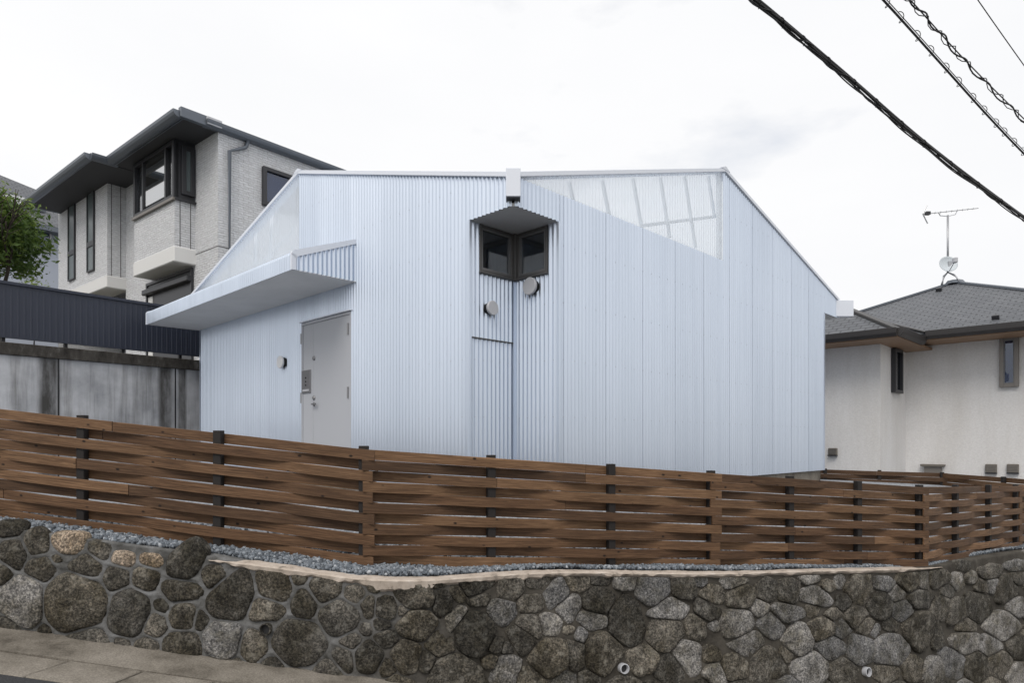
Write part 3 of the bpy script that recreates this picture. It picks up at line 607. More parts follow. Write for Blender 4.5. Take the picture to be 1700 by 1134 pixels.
g = stuff(link_mesh('gravel', me, 'gravel', None)); g['label'] = 'blue grey crushed gravel between the fence and the stone wall'; g['category'] = 'gravel'

# ---------------------------------------------------------------- woven board fence
def board_mesh(A, B, kpos, sgn, ext0, ext1, amp, bh=0.0762, th=0.016, f0=0.0, f1=1.0):
    d = Vector((B.x-A.x, B.y-A.y)); L = d.length; d /= L; nrm = Vector((d.y, -d.x)); sl = (B.z-A.z)/L
    ns = max(6, int(L*(f1-f0)/0.06)); vs = []; fs = []; uvs = []
    for i in range(ns+1):
        s = -ext0+(L+ext0+ext1)*(f0+(f1-f0)*i/ns)
        ph = float(np.interp(s, [p for p in kpos], range(len(kpos)))) if kpos[0] <= s <= kpos[-1] else (0 if s < kpos[0] else len(kpos)-1)
        ph = ph+(-(kpos[0]-s)*0.15 if s < kpos[0] else 0)
        of = amp*sgn*math.cos(math.pi*ph); of = max(-amp, min(amp, of*1.12))
        for (n_, z_) in ((th/2, -bh), (th/2, -0.003), (th/2-0.003, 0), (-th/2, 0), (-th/2, -bh)):
            vs.append((A.x+d.x*s+nrm.x*(of+n_), A.y+d.y*s+nrm.y*(of+n_), A.z+sl*s+z_)); uvs.append((s, z_+n_*0.5))
    for i in range(ns):
        for j in range(5): fs.append((i*5+j, (i+1)*5+j, (i+1)*5+(j+1) % 5, i*5+(j+1) % 5))
    fs.append((4, 3, 2, 1, 0)); fs.append(tuple(ns*5+j for j in range(5)))
    me = bpy.data.meshes.new('board'); me.from_pydata(vs, [], fs); uv = me.uv_layers.new(name='UVMap')
    for l in me.loops: uv.data[l.index].uv = uvs[l.vertex_index]
    me.materials.append(MATS['stained_wood']); return me
def fence(A, B, kpos, p0, label, ext=(0.055, 0.055), skip_first=False, pitch=PITCH, rows=ROWS, splits=None):
    L = Vector((B.x-A.x, B.y-A.y)).length
    t = thing('woven_fence', ((A.x+B.x)/2, (A.y+B.y)/2, (A.z+B.z)/2-FH), label, 'fence', 'woven timber fence panels round the yard')
    jr = random.Random(label); sc = pitch/PITCH
    for par in (0, 1):
        me = None
        for r in range(par, rows, 2):
            e0, e1, cut = ext[0]+jr.uniform(-0.012, 0.012), ext[1]+jr.uniform(-0.012, 0.012), jr.uniform(0.28, 0.72)
            for f0, f1 in (((0.0, cut-0.0006), (cut+0.0006, 1.0)) if jr.random() < 0.55 else ((0.0, 1.0),)):
                me = board_mesh(A, B, kpos, p0*(1 if par == 0 else -1), e0, e1, 0.038, 0.0778*sc, 0.016, f0, f1)
                o = link_mesh('board', me, None, t); o.location.z += -r*pitch+jr.uniform(-0.0022, 0.0022)
    d = Vector((B.x-A.x, B.y-A.y, 0))/L; n = Vector((d.y, -d.x, 0))
    for k, s in enumerate(kpos):
        if k == 0 and skip_first: continue
        c = A+(B-A)*(s/L)
        front = p0*math.cos(math.pi*k) < 0
        MB().obox((c.x, c.y, c.z-0.55+(0.020 if front else 0.024)), d, n, (0, 0, 1), 0.032, 0.029, 0.55).build('post', 'post_dark', t, bevel=0.003)
    return t
def ks(A, B, pxs):
    dr = Vector((B.x-A.x, B.y-A.y)); L = dr.length; dr /= L; return [(meet(A, dr, p)-Vector((A.x, A.y))).dot(dr) for p in pxs]
k1 = ks(Q0, Q1, (-105, 137, 363, 604)); QL = Q0+(Q0-Q1)*0.70; dl = (Vector((Q0.x, Q0.y))-Vector((QL.x, QL.y))).length; sp_ = k1[1]-k1[0]
fence(QL, Q1, [k1[0]+dl-2*sp_, k1[0]+dl-sp_]+[k_+dl for k_ in k1], -1, 'longest brown woven timber fence panel at far left before the concrete wall')
fence(Q1, Q2, ks(Q1, Q2, (617, 815, 1014, 1180)), -1, 'brown woven fence panel in front of the notched corner of the white house', skip_first=True)
fence(Q2, Q3, ks(Q2, Q3, (1188, 1311, 1424, 1526)), -1, 'brown woven fence panel in front of the right end of the white house', skip_first=True)
fence(Q3, Q4, ks(Q3, Q4, (1534, 1586, 1641, 1686)), -1, 'narrow looking woven fence panel angled away at the right picture edge', skip_first=True)
Q5 = Q4+(Q4-Q3)*0.9
fence(Q4, Q5, [0.04, 0.95, 1.9, 2.8], -1, 'woven fence panel cut off by the right picture edge', skip_first=True)
G0 = PX(1362, 779.5, 14.2); G1 = PX(1568, 786, 13.4); G2 = PX(1790, 803, 10.3)
fence(G0, G1, ks(G0, G1, (1370, 1460, 1564)), -1, 'distant woven fence panel behind, starting beside the house corner', pitch=0.088)
fence(G1, G2, ks(G1, G2, (1572, 1666, 1770)), 1, 'rear woven fence panel below the cream house with two square vents', skip_first=True, pitch=0.088)
# ================================================================== the white corrugated house
D = 6.7
Lv = Vector((-0.711, 0.703)).normalized(); Rv = Vector((0.703, 0.711)).normalized()
O2 = Vector(((852-CX)/F*D, D))
def HP(a, b, z): return V3(O2+Lv*a+Rv*b, z)            # a metres along the left wall, b along the right wall, z level
L3, R3, Z3 = V3(Lv, 0), V3(Rv, 0), Vector((0, 0, 1))
PIT, AMP = 0.0635, 0.0105
NA_, NB_ = 0.098*D, 0.104*D                            # the notch cut out of the near corner
ZB, ZS, ZE = -0.078*D, 0.356*D, 0.40*D                 # foot of the sheets, notch soffit, eave line
PKL, PKR, FARL, FARR = 0.655*D, 0.659*D, 1.36*D, 1.365*D
ENDL, ENDR = 1.222*D, 1.255*D
def zL(s): return float(np.interp(s, [0, PKL, FARL], [0.4005*D, 0.5905*D, 0.396*D]))
def zR(s): return float(np.interp(s, [0, PKR, FARR], [0.4005*D, 0.5985*D, 0.419*D]))
house = thing('white_house', HP(0, 0, ZB-0.4), 'white corrugated metal house with a notched corner window behind the wooden fence', 'house')
def corr(name, p0, d, nrm, s0, s1, zb, zt, m='white_metal', parent=house, amp=AMP, lap=0.005, seg=10, pit=PIT, n0=0.0):
    zb_ = zb if callable(zb) else (lambda s: zb); zt_ = zt if callable(zt) else (lambda s: zt)
    n = max(2, int(round((s1-s0)/pit*seg))); vs = []; fs = []
    d3, n3 = V3(d, 0), V3(nrm, 0); p3 = V3(p0, 0)
    for i in range(n+1):
        s = s0+(s1-s0)*i/n; w = math.cos(2*math.pi*s/pit); w = w*(1.18-0.18*w*w)
        q = p3+d3*s+n3*(n0+amp*w+(lap*(s-s0)/(s1-s0) if lap > 0 else -lap*(s1-s)/(s1-s0)))
        vs += [q+Vector((0, 0, zb_(s))), q+Vector((0, 0, zt_(s)))]
    for i in range(n): fs.append((2*i, 2*i+2, 2*i+3, 2*i+1))
    me = bpy.data.meshes.new(name); me.from_pydata(vs, [], fs); me.polygons.foreach_set('use_smooth', [True]*len(me.polygons))
    o = link_mesh(name, me, m, parent); return o
def sheets(p0, d, nrm, s0, s1, zb, zt, name='cladding_sheet', m='white_metal', parent=house, w=12*PIT):
    k = math.ceil(s0/w+0.05); cuts = [s0]
    while k*w < s1-0.08: cuts.append(k*w); k += 1
    cuts.append(s1)
    for a, b in zip(cuts, cuts[1:]): corr(name, p0, d, nrm, a, b+(0.012 if b < s1 else 0), zb, zt, m, parent, lap=-0.002 if d is Rv else 0.004)
nL, nR = -Rv, -Lv                                       # outward normals of the left and right walls
RT = 0.012                                              # sheets stop just under the verge flashing
DR0, DR1, DRM, DRZ = 0.4445*D, 0.6425*D, 0.5956*D, 0.2597*D
# left wall
sheets(O2, Lv, nL, 0.03, NA_, ZS, lambda s: zL(s)-RT)
sheets(O2, Lv, nL, NA_, DR0, ZB, lambda s: zL(s)-RT)
sheets(O2, Lv, nL, DR0, DR1, DRZ, lambda s: zL(s)-RT)
sheets(O2, Lv, nL, DR1, PKL, ZB, lambda s: zL(s)-RT)
sheets(O2, Lv, nL, PKL, ENDL, ZB, ZE)
sheets(O2, Lv, nL, ENDL, FARL, 0.36*D, lambda s: min(ZE, zL(s)-RT))
sheets(O2, Lv, nL, PKL, FARL-0.12, ZE, lambda s: zL(s)-RT, 'translucent_sheet', 'polycarbonate')
# right wall
sheets(O2, Rv, nR, 0.03, NB_, ZS, ZE)
sheets(O2, Rv, nR, NB_, PKR, ZB, ZE)
sheets(O2, Rv, nR, PKR, ENDR, ZB, lambda s: zR(s)-RT)
sheets(O2, Rv, nR, ENDR, FARR, 0.368*D, lambda s: zR(s)-RT)
sheets(O2, Rv, nR, 0.06, PKR, ZE, lambda s: zR(s)-RT, 'translucent_sheet', 'polycarbonate')
# rear walls
OB = O2+Lv*ENDL; OC = O2+Rv*ENDR
MIDB = 0.66*D
corr('rear_wall', OB, Rv, Lv, 0.0, ENDR, ZB, lambda s: float(np.interp(s, [0, MIDB, FARR], [0.39*D, 0.59*D, 0.40*D])), seg=4)
corr('rear_wall', OC, Lv, Rv, 0.0, ENDL, ZB, lambda s: float(np.interp(s, [0, MIDB, FARL], [0.41*D, 0.59*D, 0.40*D])), seg=4)
# notch: two inner faces, windows at the top, a lap flashing across the left one
WZ0 = 0.2775*D
pL = O2+Lv*NA_; pR = O2+Rv*NB_
wl0 = (meet(pL, Rv, 795.5)-pL).dot(Rv); wr0 = (meet(pR, Lv, 909.5)-pR).dot(Lv)
LEDGE = 0.1695*D
sheets(pL, Rv, nR, 0, wl0, LEDGE, ZS); sheets(pL, Rv, nR, wl0, NB_, LEDGE, WZ0)
corr('cladding_sheet', pL, Rv, nR, 0, NB_, ZB, LEDGE+0.01, n0=-0.014)
sheets(pR, Lv, nL, 0, wr0, ZB, ZS); sheets(pR, Lv, nL, wr0, NA_, ZB, WZ0)
mb = MB(); a, b = V3(pL, LEDGE)+(-L3)*0.002+R3*0.03, V3(pL+Rv*(NB_-0.005), LEDGE)+(-L3)*0.002
mb.bar(a, b, 0.024, 0.012); mb.build('lap_flashing', 'bronze_frame', house)
mb = MB(); mb.prism([HP(0.03, 0.012, ZS), HP(NA_+0.002, 0.012, ZS), HP(NA_+0.002, NB_+0.002, ZS), HP(0.012, NB_+0.002, ZS), HP(0.012, 0.03, ZS)], (0, 0, 0.03)); mb.build('notch_soffit', 'soffit_grey', house)
# corner flashings
def angle(name, p, d1, d2, z0, z1, w=0.045, n1=None, m='white_metal'):
    mb = MB(); t = 0.004
    mb.prism([V3(p, z0), V3(p+d1*w, z0), V3(p+d1*w+d2*t, z0), V3(p+d1*t+d2*t, z0), V3(p+d1*t+d2*w, z0), V3(p+d2*w, z0)], (0, 0, z1-z0)); return mb.build(name, m, house)
angle('corner_flashing', O2+Lv*(NA_-0.0)+nL*0.014-Lv*0.014, Lv, Rv, ZB, ZS, 0.032)
angle('corner_flashing', O2+Rv*(NB_-0.0)+nR*0.014-Rv*0.014, Rv, Lv, ZB, ZS, 0.032)
angle('corner_flashing', O2+Rv*ENDR+nR*0.014+Rv*0.014, -Rv, Lv, ZB, 0.366*D, 0.05)
angle('corner_flashing', O2+Lv*ENDL+nL*0.014+Lv*0.014, -Lv, Rv, ZB, 0.312*D, 0.05)
angle('corner_flashing', pL+Rv*NB_-Lv*0.011-Rv*0.011, -Lv, -Rv, ZB, WZ0, 0.03)
# verge flashings along the four roof lines
def verge(p0, d, nrm, s0, s1, zf, h=0.052):
    a, b = V3(p0+d*s0, zf(s0)), V3(p0+d*s1, zf(s1)); n3 = V3(nrm, 0)
    q = [a+n3*0.036+Vector((0, 0, -h)), b+n3*0.036+Vector((0, 0, -h)), b+n3*0.036, a+n3*0.036]
    MB().prism(q, n3*-0.16).build('verge_flashing', 'white_trim', house, bevel=0.003)
H0 = 0.03
verge(O2, Lv, nL, 0.06, PKL, lambda s: zL(s)+H0); verge(O2, Lv, nL, PKL, FARL, lambda s: zL(s)+H0)
verge(O2, Rv, nR, 0.06, PKR, lambda s: zR(s)+H0); verge(O2, Rv, nR, PKR, FARR, lambda s: zR(s)+H0)
for (p, d, pk, zf) in ((O2, Lv, PKL, zL), (O2, Rv, PKR, zR)):
    nn = -Rv if d is Lv else -Lv
    q = V3(p+d*pk, zf(pk)+H0)+V3(nn, 0)*0.04
    MB().prism([q+V3(d, 0)*-0.13+Vector((0, 0, -0.028)), q+V3(d, 0)*0.13+Vector((0, 0, -0.030)), q+V3(d, 0)*0.02+Vector((0, 0, 0.018)), q-V3(d, 0)*0.02+Vector((0, 0, 0.018))], V3(nn, 0)*-0.2).build('ridge_cap', 'white_trim', house)
# eight roof planes: ridges from each gable peak to the middle, valleys to the corners; two planes are translucent
cN, cL, cR, cB = HP(0, 0, zL(0)), HP(FARL, 0, zL(FARL)), HP(0, FARR, zR(FARR)), HP(FARL, FARR, 0.40*D)
gL, gR = HP(PKL, 0, zL(PKL)), HP(0, PKR, zR(PKR)); gBL, gBR = HP(FARL, MIDB, 0.59*D), HP(MIDB, FARR, 0.59*D); mid = HP(PKL, PKR, 0.592*D)
def roof_plane(tri, m, name='roof_plane'):
    mb = MB(); mb.prism([p+Vector((0, 0, -0.004)) for p in tri], (0, 0, 0.022)); mb.build(name, m, house)
for tri in ([cN, gR, mid], [gL, cL, mid], [gR, cR, mid], [cL, mid, gBL], [cN, mid, gL], [gBL, mid, cB]): MB().add(tri, [(0, 1, 2)]).build('translucent_roof_plane', 'polycarbonate', house)
for tri in ([cR, gBR, mid], [gBR, cB, mid]): roof_plane(tri, 'white_metal')
# valley gutter ends poking out at the corners
c = HP(0, 0, 0); yy = Vector((0, 1, 0)); xx = Vector((1, 0, 0))
MB().obox((c.x, c.y+0.09, (0.3655+0.4075)/2*D), xx, yy, Z3, 0.073, 0.16, 0.021*D).build('gutter_box', 'white_trim', house, bevel=0.004)
MB().obox((c.x, c.y+0.10, 0.3650*D), xx, yy, Z3, 0.070, 0.145, 0.006).build('underside_shade', 'dark_frame', house)  # dark plate paints shade onto the box's light underside
MB().obox((c.x, c.y+0.10, 0.3635*D), xx, yy, Z3, 0.028, 0.05, 0.008).build('gutter_outlet', 'black_rubber', house)
c = HP(0, FARR, 0)
MB().obox((c.x+0.05, c.y, 0.394*D), xx, yy, Z3, 0.215, 0.09, 0.0235*D).build('gutter_box', 'white_trim', house, bevel=0.004)
MB().prism([HP(0.02, ENDR, 0.3675*D), HP(0.02, FARR, 0.3675*D), HP(0.6, FARR, 0.3675*D), HP(0.6, ENDR, 0.3675*D)], (0, 0, 0.02)).build('eave_soffit', 'soffit_grey', house)
# loft floor and foundation
MB().prism([HP(0.10, 0.10, 0.386*D), HP(1.20*D, 0.10, 0.386*D), HP(1.20*D, 1.235*D, 0.386*D), HP(0.10, 1.235*D, 0.386*D)], (0, 0, 0.06)).build('loft_floor', 'interior_white', house)
MB().prism([HP(NA_+0.03, NB_+0.03, ZB), HP(NA_+0.03, 0.05, ZB), HP(ENDL-0.05, 0.05, ZB), HP(ENDL-0.05, ENDR-0.05, ZB), HP(0.05, ENDR-0.05, ZB), HP(0.05, NB_+0.03, ZB)], (0, 0, -0.6)).build('foundation', 'gutter_concrete', house)
for (q, z) in (((0.6, 4.6), 0),):
    MB().prism([HP(2.6, 2.6, ZB+0.02), HP(2.6, 7, ZB+0.02), HP(2.7, 7, ZB+0.02), HP(2.7, 2.7, ZB+0.02), HP(7, 2.7, ZB+0.02), HP(7, 2.6, ZB+0.02)], (0, 0, 0.385*D-ZB-0.04)).build('inner_partition', 'interior_dark', house)
# struts behind the translucent gables
def on_plane(off_dir, off, d, px, y): q = meet(O2+off_dir*off, d, px); return V3(q, zat(y, q.y))
for (x0, y0, x1, y1) in ((400, 150, 432, 300), (660, 140, 714, 410), (900, 125, 968, 505), (1115, 118, 1190, 590), (1305, 105, 1392, 670), (1490, 105, 1540, 430)):
    p = on_plane(Lv, 0.22, Rv, 860+x0/4.722, 270+y0/4.722); q = on_plane(Lv, 0.22, Rv, 860+x1/4.722, 270+y1/4.722); q.z = max(q.z, 0.396*D)
    MB().bar(p, q, 0.035, 0.035, up=L3).build('strut', 'interior_white', house)
p = on_plane(Lv, 0.16, Rv, 860+965/4.722, 270+495/4.722); q = on_plane(Lv, 0.16, Rv, 860+1580/4.722, 270+418/4.722)
MB().bar(p, q, 0.03, 0.04).build('rail', 'interior_white', house)
for (x0, y0, x1, y1) in ((488, 380, 420, 452), (452, 350, 448, 440), (425, 380, 424, 440)):
    p = on_plane(Rv, 0.25, Lv, x0, y0); q = on_plane(Rv, 0.25, Lv, x1, y1); q.z = max(q.z, 0.396*D)
    MB().bar(p, q, 0.04, 0.04, up=R3).build('strut', 'interior_white', house)
for (p0, d, nn, s, z1) in ((O2, Rv, nR, PKR-0.03, zR), (O2, Lv, nL, PKL+0.03, zL)):
    q = V3(p0+d*s, 0)-V3(nn, 0)*0.06
    MB().obox((q.x, q.y, (ZE+z1(s))/2), V3(d, 0), V3(nn, 0), Z3, 0.03, 0.03, (z1(s)-ZE)/2-0.03).build('stud', 'interior_white', house)
for (p0, d, nn, s1, zz) in ((O2, Rv, nR, PKR, 0), (O2, Lv, nL, FARL-0.15, 0)):       # lap rail along the foot of the translucent sheets
    s0 = 0.1 if d is Rv else PKL
    MB().bar(V3(p0+d*s0, ZE-0.02)-V3(nn, 0)*0.03, V3(p0+d*s1, ZE-0.02)-V3(nn, 0)*0.03, 0.03, 0.05).build('lap_rail', 'interior_white', house)

# windows in the notch
def window(p, d, nrm, s0, s1, z0, z1, parent, fm='bronze_frame', gm='glass', fw=0.045, depth=0.07, out=0.02, name='window', mull=(), back=None, inner=None):
    d3, n3 = V3(d, 0), V3(nrm, 0); B = lambda s, z, n: V3(p, 0)+d3*s+n3*n+Vector((0, 0, z))
    mb = MB()
    def fr(a0, a1, c0, c1): mb.obox(B((a0+a1)/2, (c0+c1)/2, out-depth/2), d3, n3, Z3, (a1-a0)/2, depth/2, (c1-c0)/2)
    fr(s0, s0+fw, z0, z1); fr(s1-fw, s1, z0, z1); fr(s0+fw, s1-fw, z0, z0+fw); fr(s0+fw, s1-fw, z1-fw, z1)
    for ms in mull: fr(ms-fw*0.45, ms+fw*0.45, z0+fw, z1-fw)
    w = mb.build(name, fm, parent, bevel=0.004)
    cuts = [s0+fw]+[v for ms in mull for v in (ms-fw*0.45, ms+fw*0.45)]+[s1-fw]
    for a, b in zip(cuts[::2], cuts[1::2]):
        if inner:
            m2 = MB(); iw = inner
            for (x0, x1, y0, y1) in ((a, a+iw, z0+fw, z1-fw), (b-iw, b, z0+fw, z1-fw), (a+iw, b-iw, z0+fw, z0+fw+iw), (a+iw, b-iw, z1-fw-iw, z1-fw)):
                m2.obox(B((x0+x1)/2, (y0+y1)/2, out-depth*0.45), d3, n3, Z3, (x1-x0)/2, depth*0.3, (y1-y0)/2)
            m2.build('sash', 'sash_grey', w)
        MB().obox(B((a+b)/2, (z0+z1)/2, out-depth*0.6), d3, n3, Z3, (b-a)/2, 0.004, (z1-z0)/2-fw).build('pane', gm, w)
    if back:
        MB().obox(B((s0+s1)/2, (z0+z1)/2, out-depth*0.92), d3, n3, Z3, (s1-s0)/2-fw*0.5, 0.006, (z1-z0)/2-fw*0.5).build('curtain', back, w)
    return w
window(pL, Rv, nR, wl0+0.006, NB_-0.03, WZ0+0.004, ZS-0.003, house, fw=0.032, depth=0.06, out=0.006, inner=0.022)
window(pR, Lv, nL, wr0+0.006, NA_-0.03, WZ0+0.004, ZS-0.003, house, fw=0.032, depth=0.06, out=0.006, inner=0.022)
q = O2+Lv*(NA_-0.012)+Rv*(NB_-0.012)
MB().obox((q.x, q.y, (WZ0+ZS)/2-0.01), L3, R3, Z3, 0.03, 0.03, (ZS-WZ0)/2+0.006).build('corner_mullion', 'bronze_frame', house, bevel=0.004)
for (p, d, nn, s0, s1) in ((pL, Rv, nR, wl0-0.01, NB_-0.012), (pR, Lv, nL, wr0-0.01, NA_-0.012)):
    MB().bar(V3(p+d*s0, WZ0-0.006)+V3(nn, 0)*0.02, V3(p+d*s1, WZ0-0.006)+V3(nn, 0)*0.02, 0.045, 0.018).build('window_sill', 'bronze_frame', house)
# round vent caps
def vent(p, d, nrm, px, y, r, m, tilt):
    q = meet(p, d, px); c = V3(q, zat(y, q.y)); n3 = V3(nrm, 0)
    b = MB().lathe(c, n3, [(r*0.78, 0.0), (r*0.78, 0.055), (r*0.92, 0.056)], 28).build('vent_cap', 'black_rubber', house)
    MB().lathe(c+n3*0.058, n3, [(r*0.97, 0.0), (r, 0.006), (r, 0.026), (r*0.93, 0.032)], 28).build('cover', m, b, smooth=False)
vent(O2, Lv, nL, 473, 602, 0.094, 'vent_white', 0); vent(pL, Rv, nR, 810, 513, 0.080, 'vent_paint', 0); vent(pR, Lv, nL, 887, 477, 0.098, 'vent_paint', 0)

# entrance door: wide leaf, narrow leaf, letter plate, locks, lever, hinges
door = None
def wallL(px, y, n): q = meet(O2, Lv, px); return V3(q, zat(y, q.y))+V3(nL, 0)*n
DH = DRZ-0.012
mb = MB(); fwid = 0.03
mb.obox(HP((DR0+DR1)/2, 0.008, DH-fwid/2), L3, R3, Z3, (DR1-DR0)/2, 0.026, fwid/2)
for s in (DR0+fwid/2, DR1-fwid/2): mb.obox(HP(s, 0.008, (ZB+DH-fwid)/2), L3, R3, Z3, fwid/2, 0.026, (DH-fwid-ZB)/2)
door = mb.build('door', 'door_grey', house)
MB().obox(HP((DR0+fwid+DRM)/2, 0.016, (ZB+DH-fwid)/2), L3, R3, Z3, (DRM-DR0-fwid)/2-0.003, 0.022, (DH-fwid-ZB)/2-0.004).build('door_leaf', 'door_grey', door, bevel=0.002)
MB().obox(HP((DR1-fwid+DRM)/2, 0.016, (ZB+DH-fwid)/2), L3, R3, Z3, (DR1-fwid-DRM)/2-0.003, 0.022, (DH-fwid-ZB)/2-0.004).build('door_leaf', 'door_grey', door, bevel=0.002)
MB().bar(HP(DR0-0.02, -0.02, DRZ+0.004), HP(DR1+0.02, -0.02, DRZ+0.004), 0.05, 0.012).build('drip_flashing', 'white_trim', door)
p = wallL(510, 634, 0.012)
MB().obox(p, L3, R3, Z3, 0.125, 0.010, 0.165).build('letter_plate', 'steel_dull', door, bevel=0.003)
for dz in (0.055, 0.0, -0.05): MB().lathe(p-R3*0.010+Vector((0, 0, dz)), -R3, [(0.013, 0), (0.013, 0.006)], 12).build('button', 'black_rubber', door)
MB().obox(p-R3*0.011+Vector((0, 0, -0.125)), L3, R3, Z3, 0.09, 0.004, 0.014).build('letter_slot', 'vent_paint', door)
for y in (595, 661): MB().lathe(wallL(522.5, y, 0.006), -R3, [(0.030, 0), (0.030, 0.012), (0.022, 0.022)], 16).build('lock', 'steel_dull', door)
p = wallL(522.5, 671.5, 0.006)
MB().lathe(p, -R3, [(0.027, 0), (0.027, 0.012), (0.011, 0.014), (0.011, 0.045)], 16).bar(p-R3*0.045, p-R3*0.045+L3*-0.12, 0.016, 0.022).build('lever_handle', 'steel_dull', door)
for (px_, y) in ((501.5, 563), (501.5, 661), (579, 546), (579, 652)):
    p = wallL(px_, y, 0.016); MB().lathe(p-Vector((0, 0, 0.075)), Z3, [(0.011, 0), (0.011, 0.15)], 10).build('hinge', 'steel_dull', door)
# canopy over the entrance
CS0, CS1, CT, CZ = 0.4261*D, 1.2334*D, 0.1342*D, 0.3129*D
prof = [(CT, CZ), (CT, CZ+0.026*D)]
for k in range(1, 7):
    a = k/6*R_(72); prof.append((CT-0.055*(1-math.cos(a)), CZ+0.026*D+0.055*math.sin(a)))
prof.append((0.0, 0.3949*D))
canopy = MB().prism([HP(CS0+0.02, -0.002, CZ), HP(CS1-0.02, -0.002, CZ), HP(CS1-0.02, -CT+0.012, CZ), HP(CS0+0.02, -CT+0.012, CZ)], (0, 0, 0.012)).build('canopy', 'soffit_paint', house)
ns_ = int((CS1-CS0)/PIT*6); vs = []; fs = []; n = len(prof)
for i in range(ns_+1):
    s = CS0+0.03+(CS1-CS0-0.06)*i/ns_; w = math.cos(2*math.pi*s/PIT)
    for j, (t, z) in enumerate(prof):
        if j < 2: off = (-1, 0)
        elif j == n-1: off = (-0.3, 1)
        else: a = (j-1)/6*R_(72); off = (-math.cos(a), math.sin(a))
        am = AMP*0.85
        vs.append(HP(s, -t+off[0]*am*w, z+off[1]*am*w*0.9))
for i in range(ns_):
    for j in range(n-1): fs.append((i*n+j, i*n+j+1, (i+1)*n+j+1, (i+1)*n+j))
MB().add(vs, fs).build('canopy_sheet', 'white_metal', canopy, smooth=True)
for s, w in ((CS0, 0.03), (CS1-0.03, 0.03)):            # end trims follow the rounded profile
    inner = []; 
    for j, (t, z) in enumerate(prof):
        inner.append((t-0.05 if j < n-1 else 0.0, z-0.05 if j >= 2 else z))
    mb = MB()
    for j in range(n-1):
        a0, a1, b0, b1 = prof[j], prof[j+1], inner[j], inner[j+1]
        g = 0.013
        q = [HP(s, -a0[0]-g, a0[1]+(g if j > 1 else 0)), HP(s, -a1[0]-g*(1 if j < n-2 else 0), a1[1]+g), HP(s, -b1[0], b1[1]), HP(s, -b0[0], b0[1])]
        mb.prism(q, L3*w)
    mb.build('canopy_trim', 'white_trim', canopy)
for s, nn in ((CS0, -Lv), (CS1, Lv)):                   # corrugated cheeks
    pp = O2+Lv*(s+(0.016 if s == CS0 else -0.016))
    corr('canopy_cheek', pp, -Rv, nn, 0.0, CT-0.03, CZ+0.003, lambda t: float(np.interp(t, [0, CT-0.06, CT], [0.3949*D-0.03, CZ+0.026*D+0.03, CZ+0.026*D])), parent=canopy, lap=0)
# fixing screws
for (p0, d, nn, sA, sB, zf) in ((O2, Lv, nL, NA_+0.1, PKL, zL), (O2, Rv, nR, NB_+0.06, ENDR, zR), (pL, Rv, nR, 0.04, NB_-0.05, lambda s: WZ0), (pR, Lv, nL, 0.04, NA_-0.05, lambda s: WZ0)):
    mb = MB(); k = 0; s = math.ceil(sA/PIT)*PIT
    while s < sB:
        for r in range(-1, 8):
            z = 0.0415*D+r*0.0924*D
            if z > min(zf(s), 9)-0.2 or (d is Rv and p0 is O2 and s < PKR and z > ZE-0.1): continue
            if d is Lv and p0 is O2 and s > 0.40*D and z < 0.43*D: continue
            c_ = V3(p0+d*s, z)+V3(nn, 0)*(AMP+0.003); mb.lathe(c_, V3(nn, 0), [(0.006, 0), (0.006, 0.003), (0.003, 0.005)], 6)
        k += 1; s += PIT*(3 if p0 is O2 else 2)
    stuff(mb.build('screws', 'screw', house))
# ================================================================== left neighbour house on its concrete terrace
L2 = Vector((-480-CX, F)).normalized(); R2 = Vector((1775-CX, F)).normalized()
L2_3, R2_3 = V3(L2, 0), V3(R2, 0)
def uvquad(name, quads, m, parent, bevel=0):
    """flat faces with metric UVs: each quad is (p0, p1, z0, z1) in plan, or a list of 3-D points with an along/up frame"""
    vs = []; fs = []; uv = []
    for q in quads:
        k = len(vs)
        if len(q) == 4 and not isinstance(q[0], (tuple, list)) and len(q[0]) == 2:
            p0, p1, z0, z1 = q; Lq = (p1-p0).length
            vs += [V3(p0, z0), V3(p1, z0), V3(p1, z1), V3(p0, z1)]; uv += [(0, z0), (Lq, z0), (Lq, z1), (0, z1)]; fs.append((k, k+1, k+2, k+3))
        else:
            pts = [Vector(p) for p in q]; ax = (pts[1]-pts[0]).normalized(); nrm = (pts[1]-pts[0]).cross(pts[2]-pts[0]).normalized(); ay = nrm.cross(ax)
            vs += pts; uv += [((p-pts[0]).dot(ax), (p-pts[0]).dot(ay)) for p in pts]; fs.append(tuple(range(k, k+len(pts))))
    me = bpy.data.meshes.new(name); me.from_pydata([tuple(v) for v in vs], [], fs); ul = me.uv_layers.new(name='UVMap')
    for l in me.loops: ul.data[l.index].uv = uv[l.vertex_index]
    return link_mesh(name, me, m, parent)
C2 = Vector(((362-CX)/F*15.0, 15.0)); ZSO = 7.0; ZG = 1.2
nF, nS = -R2, -L2                                       # outward normals: front (left facing) and side (right facing)
lh = thing('neighbour_house', V3(C2, ZG), 'two storey pale split face house with dark eaves above the navy fence', 'house')
B1a = meet(C2, L2, 324); B1b = meet(B1a, R2, 290); B1c = meet(B1b, L2, 223); B1d = B1c+R2*(B1a-B1b).length
B2a = meet(C2, L2, 209); B2b = meet(B2a, R2, 178); B2c = meet(B2b, L2, 97); B2d = B2c+R2*6
CR = C2+R2*11; d1 = B1b.y; d2 = B2b.y
zb1, zb0 = zat(408, d1), zat(434, d1)                   # underside band of the first bay
z2a, z2b = zat(457, d2), zat(477, d2)
uvquad('wall', [(C2, CR, ZG, ZSO+0.05), (B2a, C2, ZG, ZSO+0.05)], 'split_face', lh)
uvquad('bay', [(B1c, B1b, zb1, zat(327, d1)), (B1b, B1a, zb1, zat(327, d1)), (B1d, B1c, zb1, ZSO)], 'split_face', lh)
